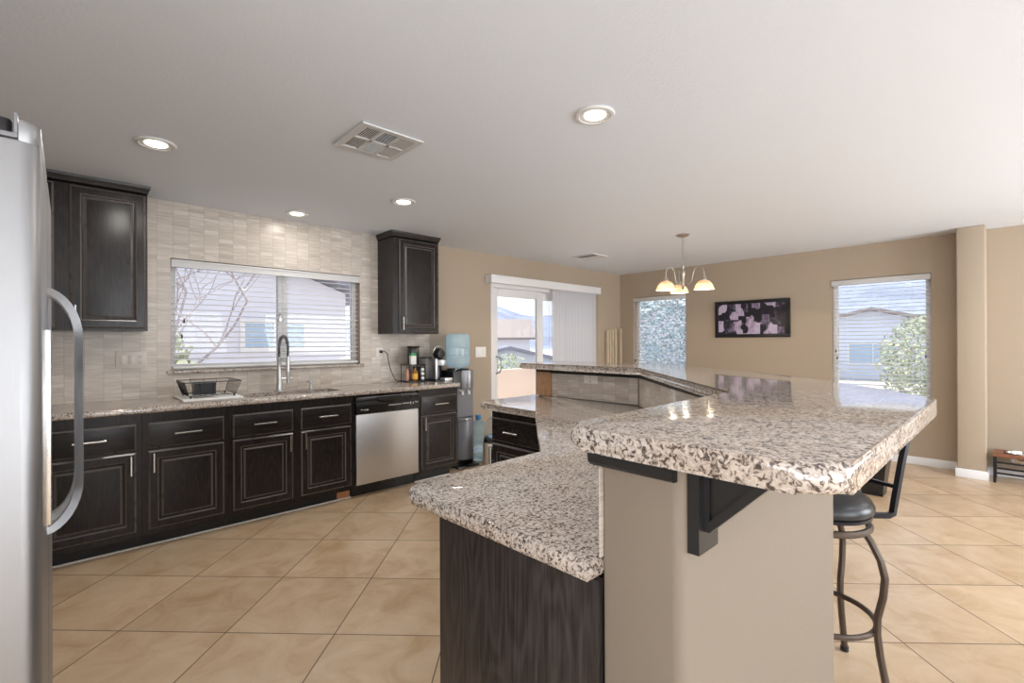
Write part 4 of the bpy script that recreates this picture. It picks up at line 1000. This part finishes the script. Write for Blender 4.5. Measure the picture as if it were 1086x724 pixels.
# ---------------------------------------------------------------- water cooler, jug, bin
cx, cy = 3.135, 4.19
r = thing('water_cooler', 'tall black and silver water cooler standing at the counter end', 'water cooler', (cx, cy, 0))
obj('body', B().box(cx-0.135, cx+0.135, cy-0.08, cy+0.16, 0.02, 1.035, 0.012), M_BLKPLAS, r)
def curved_front(z0, z1, bulge, mat, nm, x0=-0.115, x1=0.135, taper=1.0):
    poly = [(cx+x0+(x1-x0)*i/10, cy-0.081-bulge*math.sin(PI*i/10)) for i in range(11)]
    return obj(nm, B().prism(poly, z0, z1, 0.003, 2), mat, r)
curved_front(0.84, 1.035, 0.055, M_SILVER, 'upper_front', -0.03)
curved_front(0.075, 0.50, 0.060, M_GREYPLAS, 'lower_front', -0.08)
curved_front(0.50, 0.525, 0.075, M_SILVER, 'drip_tray')
obj('alcove', B().box(cx-0.11, cx+0.125, cy-0.086, cy-0.0805, 0.53, 0.835), M_GREYPLAS, r)
for k, xx in enumerate((-0.05, 0.04)): obj('tap', B().tube([(cx+xx, cy-0.086, 0.815), (cx+xx, cy-0.125, 0.81), (cx+xx, cy-0.13, 0.775)], 0.011, 8), M_WHITE, r)
obj('base', B().box(cx-0.14, cx+0.145, cy-0.17, cy+0.165, 0.001, 0.0195, 0.006), M_BLKPLAS, r)
obj('bottle_collar', B().lathe([(0.11, 0), (0.125, 0.0), (0.118, 0.016), (0.05, 0.018), (0.045, 0.0)], (cx, cy+0.02, 1.0355), 24), M_BLKPLAS, r)
def water_bottle(label, x, y, z, inverted):
    o = thing('water_bottle', label, 'bottle', (x, y, z)); R_ = 0.131
    if inverted:
        pf = [(0, 0.002), (0.03, 0.002), (0.04, 0.012), (0.10, 0.02), (R_-0.008, 0.045), (R_, 0.075), (R_, 0.13), (R_-0.006, 0.138), (R_-0.006, 0.150), (R_, 0.158), (R_, 0.225), (R_-0.005, 0.232), (R_, 0.24), (R_, 0.355), (R_-0.012, 0.378), (0.09, 0.388), (0, 0.384)]
    else:
        pf = [(0, 0.006), (0.08, 0.0), (R_-0.012, 0.008), (R_, 0.03)]
        for k in range(4): z_ = 0.07+k*0.075; pf += [(R_, z_-0.015), (R_-0.007, z_-0.004), (R_-0.007, z_+0.004), (R_, z_+0.015)]
        pf += [(R_, 0.335), (R_-0.01, 0.37), (0.08, 0.415), (0.034, 0.44), (0.03, 0.455), (0, 0.455)]
    obj('shell', B().lathe(pf, (x, y, z), 28), M_WATER, o)
    if not inverted: obj('cap', B().lathe([(0.0, 0.456), (0.032, 0.456), (0.034, 0.46), (0.033, 0.505), (0, 0.508)], (x, y, z), 16), M_CAP, o)
    return o
water_bottle('blue five-gallon water bottle upside down on top of the cooler', cx, cy+0.02, 1.048, True)
water_bottle('spare blue water bottle standing on the floor right of the cooler', 3.43, 4.22, 0.001, False)

r = thing('trash_bin', 'domed beige bin with black rim beside the spare water bottle', 'bin', (0, 0, 0)); ROOT_LOC[r.name] = Vector((0, 0, 0))
def rr(x0, x1, y0, y1, q): return round_poly([(x0, y0), (x1, y0), (x1, y1), (x0, y1)], [q]*4, 5)
obj('body', B().prism(rr(-0.18, 0.18, -0.15, 0.15, 0.05), 0.002, 0.285, 0.006, 2), M_BINSIDE, r)
obj('front_panel', B().box(-0.115, 0.115, -0.156, -0.1505, 0.02, 0.245, 0.002), M_BLKPLAS, r)
obj('front_lip', B().box(-0.125, 0.125, -0.160, -0.1505, 0.252, 0.270, 0.003), M_WHITE, r)
obj('rim', B().prism(rr(-0.172, 0.172, -0.155, 0.14, 0.05), 0.2855, 0.33, 0.010, 3), M_BLKPLAS, r)
obj('liner', B().prism(rr(-0.13, 0.13, -0.12, 0.0, 0.04), 0.3305, 0.352, 0.008, 2), M_BAGBLUE, r)
lid = B(); prof = [(-0.18, 0.3305)]+[(-0.18*math.cos(a)**0.55, 0.36+0.165*math.sin(a)) for a in [i*PI/24 for i in range(12)]]+[(0, 0.525)]
prof = prof+[(-p[0], p[1]) for p in prof[-2::-1]]
lid.extrude(prof, (0, 0, 0), X, Z, Y, 0.01, 0.145)
obj('domed_lid', lid, M_BINSIDE, r)
r.location = (3.39, 3.80, 0); r.rotation_euler = (0, 0, math.radians(-43.2))

# ---------------------------------------------------------------- far-wall things
r = thing('picture', 'wide black-framed dark lavender print on the far wall', 'picture', (XB, 2.427, 1.637))
y0, y1, z0, z1 = 1.952, 2.902, 1.388, 1.886; f = B(); fr_ = 0.045
for q in ((y0, y1, z0, z0+fr_), (y0, y1, z1-fr_, z1), (y0, y0+fr_, z0+fr_, z1-fr_), (y1-fr_, y1, z0+fr_, z1-fr_)): f.box(XB-0.028, XB-0.001, *q, 0.003)
obj('frame', f, M_FRAME, r); obj('print', B().box(XB-0.016, XB-0.001, y0+fr_, y1-fr_, z0+fr_, z1-fr_), M_PRINT, r)

r = thing('pet_feeder', 'raised reddish-wood pet bowl stand with black legs beside the pier', 'pet feeder', (6.48, -0.13, 0))
px0, px1, py0, py1 = 6.34, 6.61, -0.50, 0.155
tp = B()
# top with two round holes approximated by a frame around the bowls
tp.box(px0, px0+0.04, py0, py1, 0.245, 0.275, 0.003); tp.box(px1-0.04, px1, py0, py1, 0.245, 0.275, 0.003)
for q in ((py0, py0+0.07), (-0.20, -0.145), (py1-0.07, py1)): tp.box(px0+0.04, px1-0.04, q[0], q[1], 0.245, 0.275)
obj('wood_top', tp, M_REDWOOD, r)
for px in (px0+0.012, px1-0.012):
    for py in (py0+0.012, py1-0.012): obj('leg', B().box(px-0.010, px+0.010, py-0.010, py+0.010, 0.001, 0.2445), M_DKMETAL, r)
obj('rail', B().box(px0+0.004, px0+0.02, py0+0.022, py1-0.022, 0.185, 0.200), M_DKMETAL, r)
obj('rail', B().box(px0+0.004, px0+0.02, py0+0.022, py1-0.022, 0.085, 0.100), M_DKMETAL, r)
obj('rail', B().box(px1-0.02, px1-0.004, py0+0.022, py1-0.022, 0.085, 0.100), M_DKMETAL, r)
def bowl(label, y):
    tag(obj('pet_bowl', B().lathe([(0, 0.19), (0.07, 0.192), (0.085, 0.215), (0.093, 0.2755), (0.108, 0.2765), (0.108, 0.282), (0.09, 0.283), (0.08, 0.22), (0, 0.20)], (6.475, y, 0), 28), M_CHROME), label, 'bowl', None)
bowl('steel pet bowl set in the end of the wood stand nearest the pier', -0.03); bowl('steel pet bowl set in the end of the stand away from the pier', -0.315)

# corner rack
r = thing('folded_rack', 'tan wooden folded rack of thin uprights standing in the far corner', 'rack', (6.40, W-0.06, 0))
for k, (xx, zt_) in enumerate(((6.235, 1.52), (6.30, 1.53), (6.365, 1.535), (6.445, 1.54), (6.60, 1.555))):
    u_ = obj('upright', B().box(xx-0.011, xx+0.011, W-0.075, W-0.045, 0.002, zt_, 0.003), M_RACKWOOD, r)
obj('crossbar', B().box(6.22, 6.615, W-0.044, W-0.03, 0.75, 0.78), M_RACKWOOD, r); obj('crossbar', B().box(6.22, 6.615, W-0.044, W-0.03, 0.20, 0.23), M_RACKWOOD, r)

# ---------------------------------------------------------------- ceiling things
def can_light(label, x, y, grp='recessed ceiling lights', dim=1.0):
    r = thing('recessed_light', label, 'ceiling light', (x, y, H), grp)
    obj('trim_ring', B().lathe([(0.094, -0.001), (0.096, -0.004), (0.090, -0.011), (0.078, -0.013), (0.072, -0.008), (0.066, -0.004), (0.060, -0.003)], (x, y, H), 40), M_CANWHITE, r)
    obj('baffle', B().lathe([(0.0725, -0.0095), (0.068, -0.010), (0.054, -0.005), (0.0, -0.004)], (x, y, H), 32), M_CANWHITE, r)
    obj('lens', B().lathe([(0.053, -0.0045), (0.050, -0.010), (0.03, -0.0125), (0, -0.013)], (x, y, H), 28), M_LENS, r)
    ld = bpy.data.lights.new('can_lamp', 'AREA'); ld.shape = 'DISK'; ld.size = 0.09; ld.energy = CAN_W*dim; ld.color = (1.0, 0.95, 0.88)
    lo_ = bpy.data.objects.new('can_lamp', ld); C.objects.link(lo_); lo_.parent = r; lo_.location = (0, 0, -0.016)
can_light('recessed ceiling light above the island bar, largest in view', 1.864, 1.391)
can_light('recessed ceiling light in front of the left wall cabinet', 0.357, 3.226)
can_light('recessed ceiling light just above the kitchen window mosaic', 1.423, 4.172, dim=0.2)
can_light('recessed ceiling light near the square vent, before the right wall cabinet', 1.915, 3.268)
for k, (x_, y_) in enumerate(((-2.0, -0.2), (0.0, -1.6), (2.6, -1.4), (5.0, -1.4), (-2.0, -2.2))):  # extra cans added out of view to brighten the room
    can_light('recessed ceiling light behind the camera, %s' % ('over the entry', 'over the near living area', 'over the middle living area', 'over the far living area', 'in the rear corner')[k], x_, y_)

r = thing('ceiling_vent', 'square six-panel return vent in the kitchen ceiling', 'vent', (1.245, 2.386, H))
vx0, vx1, vy0, vy1 = 1.07, 1.422, 2.208, 2.566
obj('backing', B().box(vx0+0.015, vx1-0.015, vy0+0.015, vy1-0.015, H-0.003, H-0.0005), M_VENTD, r)
f = B(); fw_, mw = 0.036, 0.018; zf = (H-0.013, H-0.0032)
f.box(vx0, vx1, vy0, vy0+fw_, *zf, 0.002); f.box(vx0, vx1, vy1-fw_, vy1, *zf, 0.002); f.box(vx0, vx0+fw_, vy0+fw_, vy1-fw_, *zf, 0.002); f.box(vx1-fw_, vx1, vy0+fw_, vy1-fw_, *zf, 0.002)
cw = (vx1-vx0-2*fw_-2*mw)/3; ch = (vy1-vy0-2*fw_-mw)/2
for k in (1, 2): f.box(vx0+fw_+k*cw+(k-1)*mw, vx0+fw_+k*(cw+mw), vy0+fw_, vy1-fw_, *zf)
f.box(vx0+fw_, vx1-fw_, vy0+fw_+ch, vy0+fw_+ch+mw, *zf)
obj('frame', f, M_VENTM, r, smooth=False)
for i in range(3):
    for j in range(2):
        x0 = vx0+fw_+i*(cw+mw); y0 = vy0+fw_+j*(ch+mw); l_ = B()
        nl = 7; ang = (0.2, 0.5, -0.55)[i] if j == 0 else (0.2, 1.15, -0.55)[i]
        if i == 1:
            for k in range(nl+2): yy = y0+ch*(k+0.5)/(nl+2); l_.obox((x0+cw/2, yy, H-0.008), X, (0, math.cos(ang), math.sin(ang)), (0, -math.sin(ang), math.cos(ang)), cw/2, 0.0075, 0.0007)
        else:
            for k in range(nl): xx = x0+cw*(k+0.5)/nl; l_.obox((xx, y0+ch/2, H-0.008), (math.cos(ang), 0, math.sin(ang)), Y, (-math.sin(ang), 0, math.cos(ang)), 0.0036 if i == 0 else 0.0055, ch/2, 0.0007)
        obj('louvre_panel', l_, M_VENTM, r, smooth=False)
r = thing('ceiling_register', 'small rectangular supply register in the ceiling near the patio door', 'vent', (4.91, 3.755, H))
f = B(); vx0, vx1, vy0, vy1 = 4.745, 5.075, 3.585, 3.925
for q in ((vx0, vx1, vy0, vy0+0.03), (vx0, vx1, vy1-0.03, vy1), (vx0, vx0+0.03, vy0+0.03, vy1-0.03), (vx1-0.03, vx1, vy0+0.03, vy1-0.03), (4.90, 4.92, vy0+0.03, vy1-0.03)): f.box(*q, H-0.012, H-0.0005)
obj('frame', f, M_CANWHITE, r, smooth=False)
obj('backing', B().box(vx0+0.03, vx1-0.03, vy0+0.03, vy1-0.03, H-0.003, H-0.0005), M_VENTD, r)
l_ = B()
for k in range(12): xx = vx0+0.04+k*0.0228; l_.obox((xx, (vy0+vy1)/2, H-0.0075), (0.8, 0, 0.6 if k < 6 else -0.6), Y, (-0.6 if k < 6 else 0.6, 0, 0.8), 0.006, 0.135, 0.0006)
obj('louvres', l_, M_CANWHITE, r, smooth=False)

# chandelier
hx, hy = 4.642, 2.357
r = thing('chandelier', 'pewter chandelier with three alabaster glass shades over the dining area', 'chandelier', (hx, hy, H))
obj('canopy', B().lathe([(0, -0.03), (0.02, -0.028), (0.05, -0.018), (0.068, -0.004), (0.068, -0.0005), (0, -0.0005)], (hx, hy, H), 24), M_PEWTER, r)
ch_ = B(); z = H-0.03; k = 0
while z > 2.14:
    a = PI/2*(k % 2); pts = [(hx+0.009*math.sin(t_)*math.cos(a), hy+0.009*math.sin(t_)*math.sin(a), z-0.017+0.019*math.cos(t_)) for t_ in [i*PI/5 for i in range(10)]]
    ch_.tube(pts, 0.0026, 5, True); z -= 0.029; k += 1
obj('chain', ch_, M_PEWTER, r)
obj('column', B().lathe([(0, 2.135), (0.012, 2.13), (0.016, 2.11), (0.010, 2.09), (0.024, 2.06), (0.028, 2.03), (0.014, 2.0), (0.018, 1.96), (0.022, 1.93), (0.010, 1.90), (0.014, 1.885), (0, 1.872)], (hx, hy, 0), 18), M_PEWTER, r)
for k in range(3):
    a = PSI-PI/2+math.radians(-40)+k*2*PI/3; ca, sa = math.cos(a), math.sin(a)
    def RZ(q, z_): return (hx+q*ca, hy+q*sa, z_)
    arm = [RZ(0.015, 1.95), RZ(0.05, 1.925), RZ(0.085, 1.95), RZ(0.10, 2.01), RZ(0.115, 2.065), RZ(0.15, 2.095), RZ(0.19, 2.085), RZ(0.21, 2.05), RZ(0.213, 1.99)]
    sm = []
    for i in range(len(arm)-1):
        p0, p1, p2, p3 = [Vector(arm[max(0, min(len(arm)-1, i+d_))]) for d_ in (-1, 0, 1, 2)]
        for s_ in range(5):
            t_ = s_/5; sm.append(0.5*((2*p1)+(-p0+p2)*t_+(2*p0-5*p1+4*p2-p3)*t_*t_+(-p0+3*p1-3*p2+p3)*t_**3))
    sm.append(Vector(arm[-1]))
    ao = obj('arm', B().tube(sm, 0.0058, 8), M_PEWTER, r)
    c_ = RZ(0.213, 0)
    obj('socket_cup', B().lathe([(0, 1.995), (0.018, 1.99), (0.026, 1.965), (0.026, 1.955), (0, 1.952)], (c_[0], c_[1], 0), 16), M_PEWTER, r)
    sh = B(); outp = [(0.024, 1.954), (0.05, 1.944), (0.072, 1.92), (0.086, 1.892), (0.094, 1.868), (0.100, 1.862)]
    sh.lathe(outp+[(q-0.004, z_-0.001) for q, z_ in outp[::-1]], (c_[0], c_[1], 0), 26); obj('lamp_shade', sh, M_SHADE, r)
    obj('bulb', B().lathe([(0, 1.95), (0.013, 1.945), (0.014, 1.93), (0.027, 1.905), (0.024, 1.885), (0, 1.876)], (c_[0], c_[1], 0), 14), M_LENS, r)
    ld = bpy.data.lights.new('shade_lamp', 'POINT'); ld.energy = CHANDELIER_W; ld.shadow_soft_size = 0.004; ld.color = (1.0, 0.82, 0.6)
    lo_ = bpy.data.objects.new('shade_lamp', ld); C.objects.link(lo_); lo_.parent = r; lo_.location = (c_[0]-hx, c_[1]-hy, 1.871-H)

# ---------------------------------------------------------------- outside
GZ = -1.1
g = B(); g.quad((XB+T+0.02, -300, GZ), (400, -300, GZ), (400, 400, GZ), (XB+T+0.02, 400, GZ)); g.quad((-300, W+T+0.02, GZ), (XB+T+0.02, W+T+0.02, GZ), (XB+T+0.02, 400, GZ), (-300, 400, GZ))
g.quad((-300, -300, GZ), (400, -300, GZ), (400, YN-T-0.02, GZ), (-300, YN-T-0.02, GZ)); g.quad((-300, YN-T-0.02, GZ), (XN-T-0.02, YN-T-0.02, GZ), (XN-T-0.02, W+T+0.02, GZ), (-300, W+T+0.02, GZ))
o = struct('ground', g, M_DIRT, 'pale desert ground outside')
o = struct('street', B().quad((17, -40, GZ+0.02), (25, -40, GZ+0.02), (25, 12, GZ+0.02), (17, 12, GZ+0.02)), M_ASPH, 'grey street outside the far windows')
struct('patio', B().box(2.6, 9.5, W+T+0.01, 7.0, GZ, -0.03), M_CONC, 'pale concrete balcony floor outside the sliding door', smooth=False)
o = struct('parapet', B().box(2.6, 9.5, 6.85, 7.0, -0.03, 0.80, 0.01), M_STUCCO, 'pink tan stucco balcony wall outside the sliding door')
struct('terrace', B().box(XB+T+0.02, 12.0, -3.0, 3.2, GZ, -0.05), M_CONC, 'bright pale terrace below the far windows', smooth=False)

def hills():
    b = B(); n = 160; rows = 7; grid = []
    rnd = random.Random(4)
    ph = [rnd.uniform(0, 6) for _ in range(8)]
    for j in range(rows):
        row = []
        for i in range(n+1):
            a = math.radians(-60+190*i/n); s_ = j/(rows-1); R_ = 150+130*s_
            hgt = 22+10*math.exp(-((math.degrees(a)+2)/22)**2)+5*math.sin(3*a+ph[0])+3*math.sin(7*a+ph[1])+2*math.sin(13*a+ph[2])+1.2*math.sin(29*a+ph[3])+0.7*math.sin(53*a+ph[4])
            zz_ = GZ-0.5+hgt*(s_**0.8)*(1+0.12*math.sin(9*a+4*s_+ph[5]))*(1.0 if j else 0)
            row.append(b.m.verts.new((R_*math.cos(a), R_*math.sin(a), zz_)))
        grid.append(row)
    for j in range(rows-1):
        for i in range(n): b.m.faces.new((grid[j][i], grid[j][i+1], grid[j+1][i+1], grid[j+1][i]))
    return struct('hills', b, M_HILL, 'hazy blue desert hills on the horizon')
hills()

def house(label, c, rot, w, d, zg, he, hp, wallm, roofm, wins, chimney=False):
    """gabled house; local x = width (gable side faces -y), ridge along y"""
    r = thing('house', label, 'house', (c[0], c[1], zg)); ROOT_LOC[r.name] = Vector((0, 0, 0))
    b = B(); b.extrude([(-w/2, 0), (w/2, 0), (w/2, he), (0, hp), (-w/2, he)], (0, 0, 0), X, Z, Y, 0, d); obj('walls', b, wallm, r, smooth=False)
    sl = (hp-he)/(w/2); ov = 0.5; th = 0.18
    for s_ in (-1, 1):
        b = B(); b.extrude([(0, hp+0.02), (s_*(w/2+ov), he-sl*ov+0.02), (s_*(w/2+ov), he-sl*ov+0.02+th), (0, hp+0.02+th)], (0, 0, 0), X, Z, Y, -ov, d+ov); obj('roof_slope', b, roofm, r, smooth=False)
    for (x0, x1, z0, z1) in wins:
        f_ = B()
        for q in ((x0-0.08, x1+0.08, z0-0.08, z0), (x0-0.08, x1+0.08, z1, z1+0.08), (x0-0.08, x0, z0, z1), (x1, x1+0.08, z0, z1), ((x0+x1)/2-0.03, (x0+x1)/2+0.03, z0, z1)): f_.box(q[0], q[1], -0.06, -0.005, q[2], q[3])
        fo = obj('window', f_, M_VINYL, r, smooth=False); obj('pane', B().box(x0, x1, -0.03, -0.005, z0, z1), M_HWIN, fo, smooth=False)
    r.rotation_euler = (0, 0, rot); return r
# rot maps local -y (gable front) toward the viewer
house('pale blue gabled house seen through the far window beside the pier', (36.5, 6.2), math.radians(-76), 11.0, 9, GZ, 2.9, 4.3, M_HOUSEB, M_ROOF, [(-1.1, 1.3, 1.0, 2.2)])
house('white house further left in the far window beside the pier', (53, 14.0), math.radians(-78), 9.0, 9, GZ, 2.6, 3.7, M_HOUSEW, M_ROOF, [(-1.0, 0.6, 1.0, 2.0)])
house('white house glimpsed through the far window near the room corner', (37, 20), math.radians(-62), 10.0, 9, GZ, 3.0, 5.6, M_HOUSEW, M_ROOF, [(-2.0, -0.6, 1.0, 2.2)])
house('lilac white house close outside the kitchen sink window', (0.9, 9.5), 0, 6.6, 8, GZ, 3.45, 4.6, M_HOUSEW, M_ROOFB, [(1.42, 2.44, 2.36, 2.80)])
house('low garage with slate roof below the patio door view', (18.6, 20.0), math.radians(-40), 8.5, 7, -3.6, 3.5, 4.5, M_HOUSEB, M_ROOFB, [(-2.2, 1.8, 0.4, 2.4)])
house('white house with pale tile roof beyond the garage roof', (33.0, 33.0), math.radians(48), 10.0, 12, -3.6, 5.3, 7.0, M_HOUSEW, M_ROOF, [(-3.6, -2.2, 3.4, 4.8), (0.6, 1.9, 3.6, 4.8)])

def leafy(label, c, rad, hgt, mat, n, trunk_h, leaf=0.16, seed=1, kind='leafy_tree'):
    rnd = random.Random(seed); r = thing(kind, label, 'tree', c); x, y, z = c
    obj('trunk', B().tube([(x, y, z), (x+0.05, y, z+trunk_h*0.6), (x, y+0.05, z+trunk_h+hgt*0.3)], [0.10, 0.08, 0.04], 8), M_BARK, r)
    b = B()
    for _ in range(n):
        while True:
            p = Vector((rnd.uniform(-1, 1), rnd.uniform(-1, 1), rnd.uniform(-1, 1)))
            if p.length < 1 and p.length > rnd.uniform(0, 0.8): break
        o = Vector((x+p.x*rad, y+p.y*rad, z+trunk_h+hgt/2+p.z*hgt/2)); u = Vector((rnd.gauss(0, 1), rnd.gauss(0, 1), rnd.gauss(0, 1))).normalized(); v = u.orthogonal().normalized()*leaf*0.45; u *= leaf
        b.quad(o-u, o+v, o+u, o-v)
    obj('foliage', b, mat, r, smooth=False); return r
leafy('yellow green tree at the right of the far window beside the pier', (17.5, 1.35, GZ), 1.5, 3.0, M_LEAF, 4200, 0.3, 0.075, 2)
leafy('blue green tree filling the far window near the room corner', (13.5, 8.3, GZ), 2.0, 4.2, M_LEAFB, 5200, 0.8, 0.085, 3)
leafy('green tree beside the house seen through the patio door', (16.0, 17.2, -3.6), 1.5, 3.4, M_LEAF, 2600, 1.0, 0.10, 4)
leafy('yellow green shrub at the lower left of the kitchen window', (0.60, 5.6, GZ), 0.45, 2.3, M_LEAF, 1500, 0.4, 0.06, 5, 'shrub')

def bare_tree(label, c, seed):
    rnd = random.Random(seed); r = thing('bare_tree', label, 'tree', c); b = B()
    def grow(p, d, ln, rad, depth):
        pts = [p]; q = p.copy(); dd = d.copy()
        for i in range(4):
            dd = (dd+Vector((rnd.uniform(-1, 1), rnd.uniform(-1, 1), rnd.uniform(-0.6, 0.8)))*0.22).normalized(); q = q+dd*ln/4; q.y = min(8.6, max(5.9, q.y)); pts.append(q.copy())
        b.tube(pts, [rad*(1-0.12*i) for i in range(5)], 5 if depth < 3 else 3)
        if depth < 5:
            for k in range(3 if depth else 4):
                s_ = pts[rnd.choice((2, 3, 4))]; nd = (dd+Vector((rnd.uniform(-1, 1), rnd.uniform(-1, 1), rnd.uniform(-0.5, 0.7)))*0.85).normalized()
                grow(s_, nd, ln*rnd.uniform(0.6, 0.8), rad*0.6, depth+1)
    grow(Vector(c), Vector((0.05, -0.1, 1)), 2.0, 0.034, 0)
    obj('branches', b, M_BARK, r); return r
bare_tree('bare grey branched tree outside the left half of the kitchen window', (0.95, 7.3, GZ), 11)
